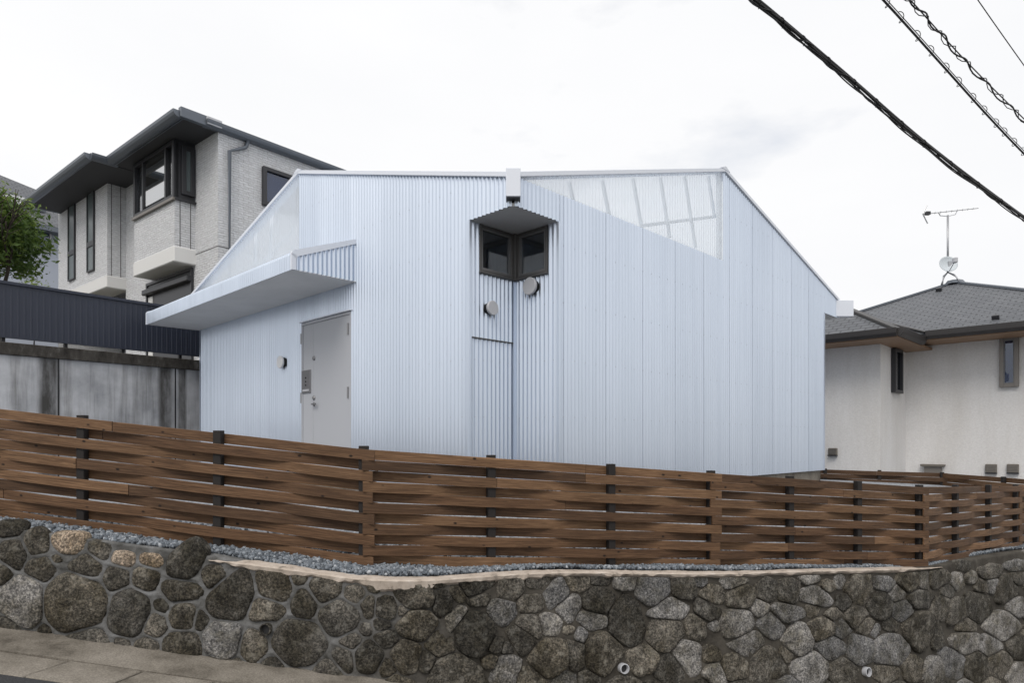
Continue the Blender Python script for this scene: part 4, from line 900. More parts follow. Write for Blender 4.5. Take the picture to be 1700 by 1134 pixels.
uvquad('bay', [(B2c, B2b, z2a, ZSO+0.05), (B2b, B2a, z2a, ZSO+0.05), (B2d, B2c, ZG, ZSO+0.05)], 'split_face', lh)
uvquad('rear_wall', [(B2d, CR+L2*6, ZG, ZSO), (CR+L2*6, CR, ZG, ZSO)], 'split_face', lh)
def band(poly, z0, z1, g=0.03):
    cpl = sum((Vector(p) for p in poly), Vector((0, 0)))/len(poly)
    MB().prism([V3(p, z0) for p in poly], (0, 0, z1-z0)).build('bay_base', 'smooth_panel', lh, bevel=0.02)
e = 0.03
band([B1c-R2*e, B1b-R2*e-L2*e, B1a-L2*e+R2*0.1, B1d+R2*0.1], zb0, zb1)
band([B2c-R2*e, B2b-R2*e-L2*e, B2a-L2*e+R2*0.1, B2c+R2*0.6], z2b, z2a)
# panel joints in the siding
for (p, nrm, z0, z1) in ((B1b+R2*0.12, nS, zb1, zat(329, d1)), (B1b+R2*0.36, nS, zb1, zat(329, d1)), (B2b+R2*0.1, nS, z2a, ZSO), (B2b+R2*0.33, nS, z2a, ZSO), (C2+R2*3.0, nS, ZG, ZSO), (C2+R2*5.8, nS, ZG, ZSO)):
    MB().obox(V3(p+nrm*0.001, (z0+z1)/2), V3(nrm, 0), V3(Vector((-nrm.y, nrm.x)), 0), Z3, 0.004, 0.008, (z1-z0)/2).build('panel_joint', 'joint_dark', lh)
zj = zat(408, C2.y)
MB().bar(V3(C2+nF*0.001, zj), V3(B1a+nF*0.001, zj), 0.008, 0.015).build('panel_joint', 'joint_dark', lh)
MB().bar(V3(C2+nS*0.001, zj), V3(C2+nS*0.001+R2*2.4, zj), 0.008, 0.015).build('panel_joint', 'joint_dark', lh)
# corner window of the bay
zw0 = zat(328, d1); Lf = (B1c-B1b).length; Ls = (B1a-B1b).length
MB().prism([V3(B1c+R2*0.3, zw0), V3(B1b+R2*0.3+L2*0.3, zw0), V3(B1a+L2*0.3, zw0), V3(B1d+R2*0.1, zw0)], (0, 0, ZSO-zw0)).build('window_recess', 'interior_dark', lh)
window(B1b, L2, nF, 0.0, Lf, zw0, ZSO-0.02, lh, fm='dark_frame', gm='glass', fw=0.09, depth=0.12, out=0.03, mull=(), name='window')
wf = MB(); Bq = lambda s, z, n: V3(B1b+L2*s+nF*n, z)
MB().obox(Bq(Lf*0.48, (zw0+ZSO)/2, -0.02), L2_3, R2_3, Z3, Lf*0.27, 0.012, (ZSO-zw0)/2-0.16).build('sliding_pane', 'glass_mirror', lh)
for s in (Lf*0.20, Lf*0.76): MB().obox(Bq(s, (zw0+ZSO)/2, -0.01), L2_3, R2_3, Z3, 0.035, 0.035, (ZSO-zw0)/2-0.09).build('sash', 'dark_frame', lh)
uvquad('window_surround', [(B1b, B1a, zw0, ZSO)], 'dark_frame', lh)
window(B1b+nS*0.002, R2, nS, Ls*0.30, Ls*0.95, zw0+0.12, ZSO-0.12, lh, fm='dark_frame', gm='glass_frost', fw=0.10, depth=0.06, out=0.065)
MB().bar(V3(B1b+nS*0.03+R2*-0.02, zw0-0.02), V3(B1a+nS*0.03, zw0-0.02), 0.08, 0.05).build('window_sill', 'dark_frame', lh)
MB().bar(V3(B1c+nF*0.03, zw0-0.03), V3(B1b+nF*0.03-L2*0.05, zw0-0.03), 0.08, 0.06).build('window_sill', 'taupe_frame', lh)
# shuttered window under the bay
s0 = (meet(C2, L2, 322)-C2).dot(L2); s1 = (meet(C2, L2, 246)-C2).dot(L2); zt_ = zb0-0.02; zz0 = ZG+0.1
MB().bar(V3(C2+L2*s0+nF*0.06, zt_-0.28), V3(C2+L2*s1+nF*0.06, zt_-0.28), 0.22, 0.14).build('shutter_box', 'dark_frame', lh, bevel=0.02)
window(C2, L2, nF, s0, s1, zz0, zt_-0.02, lh, fm='dark_frame', gm='dark_frame', fw=0.07, depth=0.06, out=0.065)
MB().obox(V3(C2+L2*(s1-0.26)+nF*0.03, (zz0+zt_-0.40)/2), L2_3, R2_3, Z3, 0.13, 0.02, (zt_-0.40-zz0)/2).build('shutter_jamb', 'smooth_panel', lh)
# slit windows of the larger bay
for (pa, pb, yt, yb) in ((126, 115, 342, 468), (158, 146.5, 322, 453.5)):
    sa = (meet(B2b, L2, pa)-B2b).dot(L2); sb = (meet(B2b, L2, pb)-B2b).dot(L2); q = B2b+L2*sb
    window(B2b, L2, nF, sa, sb, zat(yb, q.y), zat(yt, q.y), lh, fm='dark_frame', gm='glass_frost', fw=0.04, depth=0.05, out=0.052)
    z_m = zat(yb-45, q.y); MB().obox(V3(B2b+L2*(sa+sb)/2+nF*0.03, z_m), L2_3, R2_3, Z3, (sb-sa)/2-0.04, 0.02, 0.07).build('transom', 'dark_frame', lh)
# window on the side wall
sa = (meet(C2, R2, 434)-C2).dot(R2); qd = meet(C2, R2, 436).y
window(C2, R2, nS, sa, sa+2.0, zat(341, qd), zat(277, qd), lh, fm='dark_frame', gm='glass_blue', fw=0.09, depth=0.10, out=0.105, mull=(sa+0.95,), back='curtain')
# eaves and roofs
ZE2 = 7.12
G = Vector(((298-CX)/F*14.3, 14.3)); Eg = Vector(((150-CX)/F*16.45, 16.45)); En = meet(Eg, L2, 46)
Gx = G+L2*((Eg-G).dot(L2)+0.0)                          # main eave runs on behind the lower bay roof
GR = G+R2*12.0; Gw = G+L2*10
def eave(poly, z, m='dark_soffit'):
    MB().prism([V3(p, z) for p in poly], (0, 0, 0.06)).build('eave_soffit', m, lh)
eave([G, GR, GR+L2*6, G+L2*7.0], ZSO)
eave([Eg, En, En+R2*6, Eg+R2*3.5], ZSO-0.012)
def gutter_run(a, b, dr, z=ZE2, parent=lh, m='slate_metal', r=0.135):
    n3 = Vector((dr.x, dr.y, 0)); pts = []
    for k in range(9):
        an = math.pi*k/8; pts.append((r*math.cos(an), -r*1.1*math.sin(an)))
    q = [V3(a, z)+n3*p[0]+Vector((0, 0, p[1])) for p in pts]
    MB().prism(q, V3(b, z)-V3(a, z)).build('gutter', m, parent, smooth=False)
    MB().prism([V3(a, z-0.13)-n3*r*0.6, V3(a, z-0.13)-n3*(r*0.6+0.03), V3(a, z+0.02)-n3*(r*0.6+0.03), V3(a, z+0.02)-n3*r*0.6], V3(b, z)-V3(a, z)).build('fascia', m, parent)
gutter_run(G, G+L2*((meet(Eg, R2, 192)-G).dot(L2)), nF); gutter_run(G+R2*0.55, GR, nS); gutter_run(Eg, En, nF); gutter_run(Eg, Eg+R2*(meet(Eg, R2, 195)-Eg).dot(R2), nS); gutter_run(En, En+R2*5, L2)
MB().obox(V3(G+R2*0.30, ZE2-0.03), R2_3, L2_3, Z3, 0.30, 0.06, 0.11).build('verge_end', 'slate_metal', lh, bevel=0.01)
MB().obox(V3(G+R2*0.72-L2*0.06, ZE2-0.02), R2_3, L2_3, Z3, 0.17, 0.05, 0.085).build('verge_end', 'vent_paint', lh, bevel=0.01)
# roof slopes
def hip(poly, z, ridge, zr, m, parent, name='roof'):
    A, Bq_, Cq, Dq = [V3(p, z) for p in poly]; r0, r1 = V3(ridge[0], zr), V3(ridge[1], zr)
    return uvquad(name, [[A, Bq_, r1, r0], [Bq_, Cq, r1], [Cq, Dq, r0, r1], [Dq, A, r0]], m, parent)
m0 = G+L2*3.2+R2*3.2
hip([G, GR, GR+L2*6.4, G+L2*6.4], ZE2+0.02, (m0, G+L2*3.2+R2*9), ZE2+1.15, 'roof_slates', lh)
hip([Eg, Eg+R2*6, En+R2*6, En], ZE2+0.02, (Eg+L2*2.5+R2*2.5, Eg+L2*2.5+R2*4), ZE2+0.9, 'roof_slates', lh)
p = C2+nS*0.09+R2*0.22                                  # rain pipe down the corner
MB().tube([V3(G+R2*1.55-L2*0.02, ZE2-0.12), V3(G+R2*1.5+L2*0.02, ZE2-0.28), V3(p, ZE2-0.52), V3(p, ZG)], 0.045, 10).build('downpipe', 'slate_metal', lh, smooth=True)
q0 = Eg+R2*1.1; MB().tube([V3(q0, ZE2-0.12), V3(q0+R2*0.05, ZE2-0.22), V3(B1d+R2*0.05+nF*0.1, ZSO-0.35)], 0.04, 8).build('downpipe', 'slate_metal', lh, smooth=True)

# ------------------------------------------------------------------ concrete terrace wall and the navy sheet fence on it
TW1 = Vector(((330-CX)/F*13.0, 13.0)); TW0 = TW1-R2*5.2; TW2 = TW1+R2*6
ztw = 1.60; w0 = meet(TW1, R2, 0)
tw = thing('concrete_wall', V3(TW1, -0.6), 'weathered grey concrete terrace wall with black streaks under the navy fence', 'wall')
L_ = (TW2-TW0).length; u0 = (w0-TW0).dot(R2)
me = bpy.data.meshes.new('wall_face'); q = [V3(TW0, -0.9), V3(TW2, -0.9), V3(TW2, ztw-0.2), V3(TW0, ztw-0.2)]; bk = [p+L2_3*0.5 for p in q]
me.from_pydata([tuple(v) for v in q+bk], [], [(0, 1, 2, 3), (3, 2, 6, 7), (1, 5, 6, 2), (0, 3, 7, 4)]); ul = me.uv_layers.new(name='UVMap')
for l in me.loops:
    v = Vector(me.vertices[l.vertex_index].co); ul.data[l.index].uv = ((Vector((v.x, v.y))-w0).dot(R2), v.z)
link_mesh('wall_face', me, 'old_concrete', tw)
MB().prism([V3(TW0-L2*0.04, ztw-0.2), V3(TW2-L2*0.04, ztw-0.2), V3(TW2+L2*0.5, ztw-0.2), V3(TW0+L2*0.5, ztw-0.2)], (0, 0, 0.2)).build('coping', 'mossy_coping', tw, bevel=0.012)
for px_ in (97, 291):
    p = meet(TW1, R2, px_); MB().obox(V3(p-L2*0.001, 0.4), R2_3, L2_3, Z3, 0.012, 0.004, 1.0).build('wall_joint', 'black_rubber', tw)
struct(MB().prism([V3(TW0+L2*0.48, ztw-0.25), V3(TW2+L2*0.48, ztw-0.25), V3(TW2+L2*14+R2*10, ztw-0.2), V3(TW0+L2*16, ztw-0.2)], (0, 0, -2.5)).build('terrace', 'soil'))
nf = thing('metal_fence', V3(TW1+L2*0.2, ztw), 'dark navy ribbed metal fence on top of the streaked concrete wall', 'fence')
fz0, fz1 = ztw+0.10, 2.56
F0 = TW0+L2*0.12; Lf = (TW2-TW0).length; s = 0.0; PW = 0.9
while s < Lf-0.01:
    e_ = min(s+PW, Lf); vs = []; fs = []; x = s; pts = []
    while x < e_-1e-6:
        for (dx, dn) in ((0, 0), (0.055, 0), (0.062, 0.004), (0.083, 0.004)): pts.append((min(x+dx, e_), dn))
        x += 0.09
    pts.append((e_, 0))
    for (a, dn) in pts:
        p = F0+R2*a+nS*dn; vs += [V3(p, fz0), V3(p, fz1)]
    for i in range(len(pts)-1): fs.append((2*i, 2*i+2, 2*i+3, 2*i+1))
    MB().add(vs, fs).build('fence_sheet', 'navy_metal', nf); s = e_
MB().bar(V3(F0+nS*0.005, fz1+0.015), V3(F0+R2*Lf+nS*0.005, fz1+0.015), 0.06, 0.045).build('top_rail', 'navy_metal', nf)
MB().bar(V3(F0+nS*0.005, fz0), V3(F0+R2*Lf+nS*0.005, fz0), 0.05, 0.03).build('bottom_rail', 'navy_metal', nf)
for px_ in (-120, 6, 110, 205, 300):
    p = meet(F0, R2, px_)+L2*0.04; MB().obox(V3(p, (ztw+fz1)/2-0.05), R2_3, L2_3, Z3, 0.025, 0.03, (fz1-ztw)/2+0.04).build('post', 'black_rubber', nf)

# ------------------------------------------------------------------ house far left behind the tree
fh = thing('far_house', PX(20, 480, 24), 'bluish grey house with tiled roof half hidden behind the tree', 'house')
fa = Vector(((-140-CX)/F*22, 22)); fd = R2; fb = fa+fd*9
zf = zat(352, 23)
uvquad('wall', [(fa, fb, 0.5, zf), (fb, fb+L2*6, 0.5, zf), (fa+L2*6, fa, 0.5, zf)], 'blue_siding', fh)
ea, eb = fa-L2*0.5-R2*0.5, fb-L2*0.5+R2*0.5
ec = eb+L2*7; ed = ea+L2*7
m0 = meet(fa+L2*3, R2, -60); m1 = meet(fa+L2*3, R2, -20)
hip([ea, eb, ec, ed], zf, (m0, m1), zat(282, m1.y), 'roof_slates', fh)
MB().prism([V3(p, zf-0.18) for p in (ea, eb, ec, ed)], (0, 0, 0.17)).build('eave', 'slate_metal', fh)
q = meet(fa, R2, 70); sa = (q-fa).dot(R2)
window(fa, R2, -L2, sa-0.9, sa+0.28, zat(418, q.y), zat(377, q.y), fh, fm='vent_paint', gm='glass_blue', fw=0.06, depth=0.08, out=0.085, back='curtain')
n_ = (V3(m1, zat(282, m1.y))-V3(eb, zf)); 
a_ = V3(ea, zf); rdir = R2_3; up = (V3(m0, zat(282, m1.y))-V3(ea+R2*((m0-ea).dot(R2)), zf)).normalized(); nn = rdir.cross(up).normalized()
if nn.z < 0: nn = -nn
c0 = V3(ea+R2*((meet(ea, R2, 20)-ea).dot(R2)), zf)+up*1.55
MB().obox(c0+nn*0.08, rdir, up, nn, 1.25, 0.42, 0.04).build('roof_panel', 'glass_mirror', fh)

# ------------------------------------------------------------------ tree behind the navy fence
def leafmass(name, pts, size, m, parent, rg):
    n = len(pts); P = np.array([p[:3] for p in pts]); sh = np.array([p[3] for p in pts])
    A = rg.normal(size=(n, 3)); A[:, 2] *= 0.6; A /= np.linalg.norm(A, axis=1)[:, None]; Bq = rg.normal(size=(n, 3)); Bq -= (Bq*A).sum(1)[:, None]*A; Bq /= np.linalg.norm(Bq, axis=1)[:, None]
    s = size*rg.uniform(0.45, 1.5, (n, 1)); Cx = np.cross(A, Bq)
    V = np.stack([P-A*s, P+Bq*s*0.36+Cx*s*0.12, P+A*s, P-Bq*s*0.36+Cx*s*0.12], axis=1).reshape(-1, 3); fs = [(4*i, 4*i+1, 4*i+2, 4*i+3) for i in range(n)]
    me = bpy.data.meshes.new(name); me.from_pydata(V.tolist(), [], fs); at = me.attributes.new('shade', 'FLOAT', 'POINT'); at.data.foreach_set('value', np.repeat(np.clip(sh, 0, 1), 4)); return link_mesh(name, me, m, parent)
rg = np.random.default_rng(11); rt = random.Random(4)
tp = PX(-2, 560, 12.4)
tree = thing('garden_tree', tp, 'leafy green tree behind the navy fence at the left picture edge', 'tree')
mb = MB(); tips = []
def grow(p, d, L, r, lv):
    q = p+d*L*0.5+Vector((rt.uniform(-.04, .04), rt.uniform(-.04, .04), 0))*L; e = p+d*L
    mb.tube([p, q, e], [r, r*0.82, r*0.62], 6)
    if lv == 0 or L < 0.16: tips.append((e, L)); return
    if lv <= 2: tips.append((q, L))
    for k in range(3 if lv > 1 else 4):
        nd = (d+Vector((rt.uniform(-.85, .85), rt.uniform(-.85, .85), rt.uniform(-.25, .55)))).normalized(); grow(e-d*L*rt.uniform(0, .35), nd, L*rt.uniform(.62, .82), r*0.58, lv-1)
grow(tp+Vector((0, 0, -0.3)), Vector((0.03, 0, 1)), 1.35, 0.065, 4)
mb.build('trunk', 'bark', tree, smooth=True)
cc = PX(-22, 392, 12.4)
pts = []
for e, L in tips:
    v = e-cc; sc_ = Vector((v.x/0.98, v.y/1.0, v.z/0.95))
    if sc_.length > 1.12: e = cc+v*(1.05/sc_.length)
    tone = 0.35+0.4*rt.random()
    for k in range(34):
        g = rg.normal(size=3)*0.105; p = e+Vector(g); pts.append((p.x, p.y, p.z, tone+rt.uniform(-.2, .3)))
for k in range(190):                                     # clumps that round the crown out
    th, ph = rt.uniform(0, 6.28), math.acos(rt.uniform(-0.75, 1)); rr_ = rt.uniform(0.35, 1.0)
    e = cc+Vector((math.sin(ph)*math.cos(th)*0.95, math.sin(ph)*math.sin(th)*0.95, math.cos(ph)*0.92))*rr_; tone = 0.3+0.45*rt.random()
    for j in range(60):
        g = rg.normal(size=3)*np.array([0.13, 0.13, 0.075]); pts.append((e.x+g[0], e.y+g[1], e.z+g[2], tone+rt.uniform(-.2, .3)))
leafmass('crown', pts, 0.058, 'leaf', tree, rg)
sp = PX(56, 480, 11.6)
shrub = thing('shrub', sp, 'small yellow green shrub tip peeping over the navy fence', 'shrub')
pts = []
for k in range(90):
    g = rg.normal(size=3)*np.array([0.11, 0.11, 0.07]); pts.append((sp.x+g[0], sp.y+g[1], sp.z+0.08+g[2]*0.7, 1.0))
leafmass('crown', pts, 0.03, 'leaf', shrub, rg)
MB().tube([sp+Vector((0, 0, -1.2)), sp+Vector((0.02, 0, -0.5)), sp+Vector((0, 0, 0.1))], [0.02, 0.015, 0.006], 6).build('stem', 'bark', shrub)

# ================================================================== right neighbour house
rh = thing('cream_house', V3(Vector((9.8, 16.6)), -2), 'cream stucco house with grey slate hip roof right of the white house', 'house')
Wm = Vector(((1700-CX)/F*15, 15.0)); W1 = meet(Wm, Lv, 1503.5); W2 = meet(W1, Rv, 1461.5); W3 = W2+Lv*3.0; Wr = Wm-Lv*2.4
zs1, zs2, zg_ = 2.37, 2.25, -2.2
uvquad('wall', [(W1, Wr, zg_, zs1+0.05), (Wr, Wr+Rv*9, zg_, zs1), (W1+Lv*3, W1, zg_, zs1)], 'stucco', rh)
uvquad('wing_wall', [(W3, W2, zg_, zs2+0.05), (W2, W1, zg_, zs2+0.05), (W3+Rv*2.2, W3, zg_, zs2)], 'stucco', rh)
E0 = Vector((10.88, 14.2))
apex = Vector((12.59, 19.0)); za = zat(469, 19.0)
rc = Vector((apex.x, E0.y-(apex.x-E0.x)*(Lv.y/-Lv.x))); lc = Vector((apex.x-(apex.y-rc.y), apex.y)); lc = meet(E0, Lv, 850+F*lc.x/lc.y)
bc = lc+(apex-lc)*2+Vector((0, 0)); rcc = rc+(apex-rc)*2
ze1 = 2.53
def bowed(name, tris, m, parent): return uvquad(name, tris, m, parent)
# eave order: lc (far left), rc (near right), opposite corners
uvquad('roof', [[V3(lc, ze1), V3(rc, ze1), V3(apex, za)], [V3(rc, ze1), V3(bc, ze1), V3(apex, za)], [V3(bc, ze1), V3(rcc, ze1), V3(apex, za)], [V3(rcc, ze1), V3(lc, ze1), V3(apex, za)]], 'roof_slates', rh)
for p in (lc, rc): MB().bar(V3(p, ze1+0.02), V3(apex, za+0.02), 0.16, 0.05).build('hip_cap', 'slate_metal', rh)
MB().lathe(V3(apex, za-0.05), Z3, [(0.28, 0), (0.2, 0.10), (0.05, 0.13)], 8).build('apex_cap', 'slate_metal', rh)
Ec = Vector(((1490-CX)/F*14.2, 14.2)); ze2 = 2.40; wa = Vector((Ec.x, 16.7)); half = (wa-Ec).dot(Rv); wzz = 3.42
El = Ec+Lv*(2*half); wend = wa+Rv*3.0; zw_end = wzz
uvquad('wing_roof', [[V3(El, ze2), V3(Ec, ze2), V3(wa, wzz)], [V3(Ec, ze2), V3(Ec+Rv*(half+3.2), ze2), V3(wend, wzz), V3(wa, wzz)], [V3(El+Rv*(half+3.2), ze2), V3(El, ze2), V3(wa, wzz), V3(wend, wzz)]], 'roof_slates', rh)
MB().bar(V3(Ec, ze2+0.02), V3(wa, wzz+0.02), 0.15, 0.05).build('hip_cap', 'eave_metal', rh)
j_ = meet(E0, Lv, 1538)                                 # valley between wing and main roof
vt = Vector((j_.x-0.0, j_.y+2.3)); MB().bar(V3(j_, ze1+0.03), V3(vt, ze1+0.03+(za-ze1)*2.3/6.5*1.0), 0.10, 0.03).build('valley_flashing', 'eave_metal', rh)
# soffits in stained timber, dark gutters
MB().prism([V3(j_-Rv*0.0, zs1), V3(rc, zs1), V3(rc+Rv*1.6, zs1), V3(W1+Rv*0.1+Lv*0.3, zs1)], (0, 0, 0.05)).build('eave_soffit', 'eave_wood', rh)
MB().prism([V3(El, zs2), V3(Ec, zs2), V3(Ec+Rv*(j_-Ec).dot(Rv), zs2), V3(Ec+Rv*((W1-Ec).dot(Rv)+0.1), zs2), V3(W1+Lv*0.2, zs2), V3(El+Rv*2, zs2)], (0, 0, 0.05)).build('eave_soffit', 'eave_wood', rh)
def gut2(a, b, nrm, z0, z1, m='eave_metal'):
    n3 = V3(nrm, 0); MB().prism([V3(a, z0)-n3*0.05, V3(a, z0)+n3*0.06, V3(a, z0+0.06)+n3*0.11, V3(a, z1)+n3*0.12, V3(a, z1)-n3*0.05], V3(b, 0)-V3(a, 0)).build('gutter', m, rh, bevel=0.008)
gut2(j_, rc, -Rv, zs1+0.02, ze1+0.05); gut2(El, Ec, -Rv, zs2+0.02, ze2+0.05); gut2(Ec, Ec+Rv*((j_-Ec).dot(Rv)), -Lv, zs2+0.02, ze2+0.05)
# windows
sa = (meet(Wm, Lv, 1692)-Wm).dot(Lv); sb = (meet(Wm, Lv, 1660)-Wm).dot(Lv); q = meet(Wm, Lv, 1676)
window(Wm, Lv, -Rv, sa, sb, zat(643, q.y), zat(559, q.y), rh, fm='taupe_frame', gm='glass_blue', fw=0.08, depth=0.10, out=0.105, back='curtain', inner=0.02)
s_a = (meet(W1, Rv, 1492)-W1).dot(Rv); s_b = (meet(W1, Rv, 1479)-W1).dot(Rv); q = meet(W1, Rv, 1486)
window(W1, Rv, -Lv, s_b, s_a, zat(653, q.y), zs2-0.02, rh, fm='dark_frame', gm='glass_blue', fw=0.07, depth=0.10, out=0.105, back='interior_dark')
# square wall vents with hoods, a broad hood low on the wall
def wvent(p, d, nrm, px_, y, w, h):
    q = meet(p, d, px_); c_ = V3(q, zat(y, q.y)); n3 = V3(nrm, 0); d3 = V3(d, 0)
    v = MB().prism([c_+d3*w+Vector((0, 0, h)), c_-d3*w+Vector((0, 0, h)), c_-d3*w-Vector((0, 0, h)), c_+d3*w-Vector((0, 0, h))], n3*0.07).build('wall_vent', 'vent_taupe', rh, bevel=0.012)
    for k in range(4):
        MB().bar(c_+n3*0.074+d3*(w-0.02)+Vector((0, 0, h*(0.6-0.35*k))), c_+n3*0.074-d3*(w-0.02)+Vector((0, 0, h*(0.6-0.35*k))), 0.012, 0.012).build('louvre', 'taupe_frame', v)
    MB().bar(c_+n3*0.05+d3*w-Vector((0, 0, h+0.01)), c_+n3*0.05-d3*w-Vector((0, 0, h+0.01)), 0.1, 0.03).build('hood_lip', 'dark_frame', v)
wvent(W2, Lv, -Rv, 1383.5, 750, 0.10, 0.085); wvent(Wm, Lv, -Rv, 1646, 778, 0.11, 0.10); wvent(Wm, Lv, -Rv, 1682, 778, 0.11, 0.10)
q = meet(Wm, Lv, 1550); c_ = V3(q, zat(773, q.y))
MB().prism([c_+L3*0.26+Vector((0, 0, 0.03)), c_-L3*0.26+Vector((0, 0, 0.03)), c_-L3*0.24-Vector((0, 0, 0.03)), c_+L3*0.24-Vector((0, 0, 0.03))], -R3*0.16).build('wide_hood', 'vent_taupe', rh, bevel=0.01)
MB().prism([c_+L3*0.18+Vector((0, 0, -0.03)), c_-L3*0.18+Vector((0, 0, -0.03)), c_-L3*0.18-Vector((0, 0, 0.2)), c_+L3*0.18-Vector((0, 0, 0.2))], -R3*0.10).build('vent_box', 'taupe_frame', rh)
def roof_pt(px_, y):                                    # point of the main roof's visible slope
    a_, b_, c_ = V3(lc, ze1), V3(rc, ze1), V3(apex, za); n_ = (b_-a_).cross(c_-a_); r_ = PX(px_, y, 1); return r_*(n_.dot(a_)/n_.dot(r_)), n_.normalized()*(1 if n_.z > 0 else -1)
for (px_, y) in ((1559, 483.5), (1653, 530)):
    p, n_ = roof_pt(px_, y); MB().obox(p+n_*0.05, L3, n_.cross(L3), n_, 0.07, 0.05, 0.05).build('roof_vent', 'dark_frame', rh, bevel=0.01)
# antenna mast on the apex, dish clamped to it
AD = 19.0; ab = V3(apex, za+0.03)
ant = thing('tv_antenna', ab, 'tall rooftop aerial with a horizontal yagi boom on the cream house', 'antenna')
mt = PX(1573.5, 357, AD); foot_z = za-0.02
mb_top = Vector((mt.x, AD, mt.z)); mb_bot = Vector((mt.x, AD, zat(452, AD)))
MB().tube([mb_bot, mb_top], 0.028, 8).build('mast', 'galvanised', ant, smooth=True)
for (px_, y, dy) in ((1561, 474, -0.1), (1571, 472, 0.25), (1583, 471, -0.25), (1596, 474, 0.1)):
    f_ = PX(px_, y, AD); f_.y += dy; k_ = mb_bot+(f_-mb_bot)*0.45+Vector(((f_.x-mb_bot.x)*0.28, 0, 0.05)); MB().tube([mb_bot, k_, f_], 0.017, 6).build('leg', 'galvanised', ant, smooth=True)
b0, b1 = PX(1533, 355.5, AD), PX(1624, 345.5, AD+1.4)
MB().tube([b0, b1], 0.012, 6).build('boom', 'galvanised', ant)
MB().tube([PX(1558, 353, AD+.35), PX(1561, 358, AD+.4), PX(1573.5, 359, AD), PX(1586, 356, AD+.8), PX(1589, 350, AD+.85)], 0.012, 6).build('boom_bracket', 'galvanised', ant)
for (x0, y0, x1, y1) in ((1532, 355, 1539, 340.5), (1532, 355, 1540, 371)): MB().tube([PX(x0, y0, AD), PX(x1, y1, AD)], 0.016, 6).build('reflector', 'galvanised', ant)
for k in range(9):
    c_ = b0+(b1-b0)*(0.10+0.10*k); e_ = Vector((0.50, 0.86, 0))*0.12; MB().tube([c_-e_, c_+e_], 0.005, 5).build('element', 'galvanised', ant)
MB().obox(PX(1540, 354, AD), xx, yy, Z3, 0.06, 0.05, 0.045).build('feed_box', 'dark_frame', ant)
dc = PX(1574.5, 438, AD-0.15); ax = Vector((-0.12, -0.95, 0.30)).normalized(); rd = 14.2/F*AD
dish = thing('satellite_dish', mb_bot, 'round pale satellite dish on the aerial mast', 'dish')
prof_ = [(rd*k/10, 0.30*rd*(k/10)**2) for k in range(0, 11)]
MB().lathe(dc-ax*0.07, ax, [(0.003, 0)]+prof_[1:]+[(rd*0.98, 0.30*rd-0.015)]+[(r_, h_-0.015) for r_, h_ in prof_[9:0:-1]], 36).build('reflector', 'dish_grey', dish, smooth=True)
MB().tube([dc-Vector((0, 0, rd*0.95))+ax*0.05, dc+ax*0.36-Vector((0, 0, 0.12))], 0.012, 6).build('feed_arm', 'galvanised', dish)
MB().obox(dc+ax*0.36-Vector((0, 0, 0.10)), xx, yy, Z3, 0.05, 0.07, 0.07).build('receiver', 'vent_paint', dish, bevel=0.015)
MB().obox((mt.x, AD-0.03, dc.z), xx, yy, Z3, 0.05, 0.08, 0.09).build('clamp', 'galvanised', dish)

# ================================================================== overhead cables
def catenary(pts_px, n=60):                             # (px, y, depth) control points, smooth
    xs_ = [p[0] for p in pts_px]; ts = np.linspace(0, len(pts_px)-1, n); P = [PX(*p) for p in pts_px]; P = [P[0]+(P[0]-P[1])*2.2]+P+[P[-1]+(P[-1]-P[-2])*5+Vector((0, 0, 0.5))]; ts = np.linspace(0, len(P)-1, int(n*1.8)); out = []
    for t in ts:
        i = min(int(t), len(P)-2); f_ = t-i; p0, p1, p2, p3 = P[max(i-1, 0)], P[i], P[i+1], P[min(i+2, len(P)-1)]
        out.append(0.5*((2*p1)+(p2-p0)*f_+(2*p0-5*p1+4*p2-p3)*f_*f_+(3*p1-p0-3*p2+p3)*f_**3))
    return out
def perp(d): s_ = d.cross(Z3).normalized(); return s_, s_.cross(d).normalized()
def strand(name, path, r, off, parent, amp=0.0, turns=0, ph=0, m='cable_black', wob=0.0):
    q = []
    for i, p in enumerate(path):
        d = (path[min(i+1, len(path)-1)]-path[max(i-1, 0)]).normalized(); s_, u_ = perp(d); t = i/(len(path)-1)
        w = wob*noise.noise((t*14+ph*3, ph, 0))
        a = ph+turns*2*math.pi*t; q.append(p+s_*(off[0]+amp*math.cos(a))+u_*(off[1]+amp*math.sin(a)+w))
    return MB().tube(q, r, 6).build(name, m, parent, smooth=True)
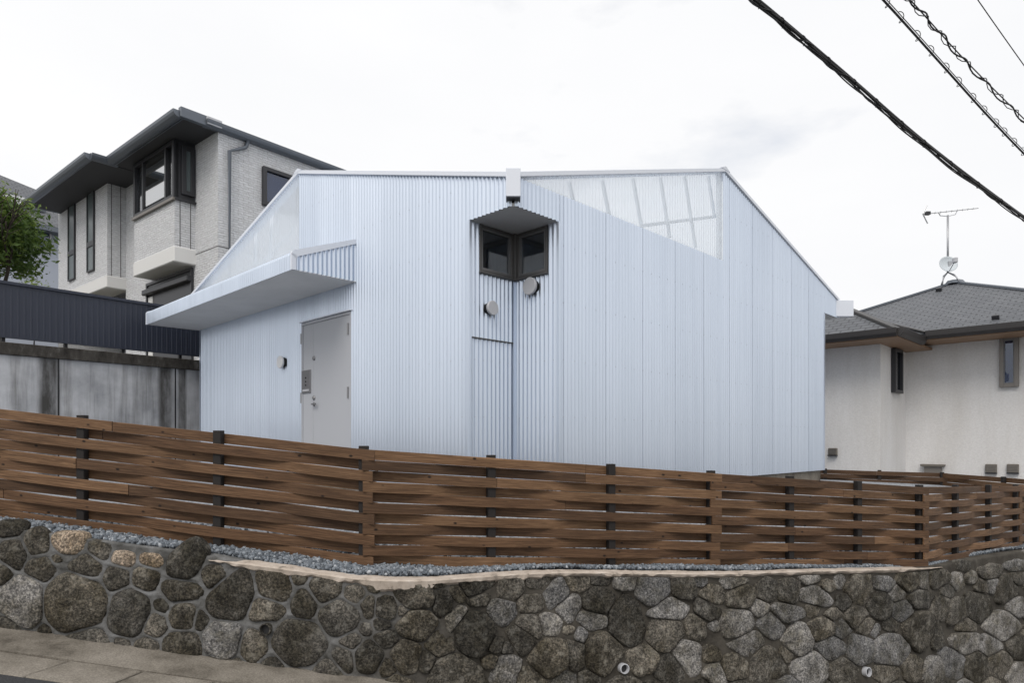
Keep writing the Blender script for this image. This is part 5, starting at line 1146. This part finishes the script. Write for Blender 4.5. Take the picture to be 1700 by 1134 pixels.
def hangers(path, n, r, parent, drop):
    for k in range(n):
        i = int((k+0.5)*(len(path)-1)/n); p = path[i]; d = (path[min(i+1, len(path)-1)]-path[max(i-1, 0)]).normalized(); s_, u_ = perp(d)
        q = [p+u_*(-drop+r*math.cos(a))+s_*(r*math.sin(a))+d*(0.03*a) for a in np.linspace(0, 5.2, 10)]
        MB().tube(q, 0.006, 5).build('hanger_ring', 'cable_black', parent, smooth=True)
bp = catenary([(1130, -96, 7.6), (1255, 0, 8.4), (1400, 122, 9.5), (1550, 250, 11.1), (1700, 362, 13.3), (1800, 431, 15.4)], 110)
cb = thing('cable_bundle', bp[0], 'thickest bundle of black overhead cables crossing the sky', 'cable')
strand('cable', bp, 0.026, (0, 0.022), cb); strand('cable', bp, 0.020, (0.012, -0.012), cb, 0.006, 9)
strand('cable', bp, 0.013, (0, -0.045), cb, 0.008, 9, 1.0, wob=0.02); strand('cable', bp, 0.010, (0, -0.058), cb, 0.012, 12, 2.4, wob=0.03); strand('cable', bp, 0.008, (0, -0.02), cb, 0.035, 16, 0.5)
hangers(bp, 26, 0.045, cb, 0.010)
p2 = catenary([(1370, -100, 8.4), (1467, 0, 9.2), (1560, 103, 10.2), (1640, 192, 11.2), (1700, 255, 12.1), (1780, 334, 13.5)], 80)
c2 = thing('hung_cable', p2[0], 'black overhead cable with evenly spaced ring hangers, second from the left', 'cable')
strand('cable', p2, 0.017, (0, 0), c2); strand('cable', p2, 0.007, (0.012, 0.034), c2); hangers(p2, 26, 0.052, c2, -0.02)
p3 = catenary([(1420, -95, 8.8), (1512, 0, 9.6), (1600, 97, 10.6), (1700, 197, 12.0), (1780, 272, 13.3)], 80)
c3 = thing('twisted_cable', p3[0], 'wavy thin overhead cable twisted round its carrier wire, third from the left', 'cable')
strand('cable', p3, 0.010, (0, 0), c3); strand('cable', p3, 0.012, (0, -0.02), c3, 0.030, 16, 0.4, wob=0.05); strand('cable', p3, 0.007, (0, -0.02), c3, 0.042, 23, 2.0)
p4 = catenary([(1560, -95, 9.5), (1624, 0, 10.2), (1700, 108, 11.2), (1760, 190, 12.0)], 40)
c4 = thing('thin_wire', p4[0], 'single thin wire at the upper right corner', 'cable'); strand('cable', p4, 0.008, (0, 0), c4)
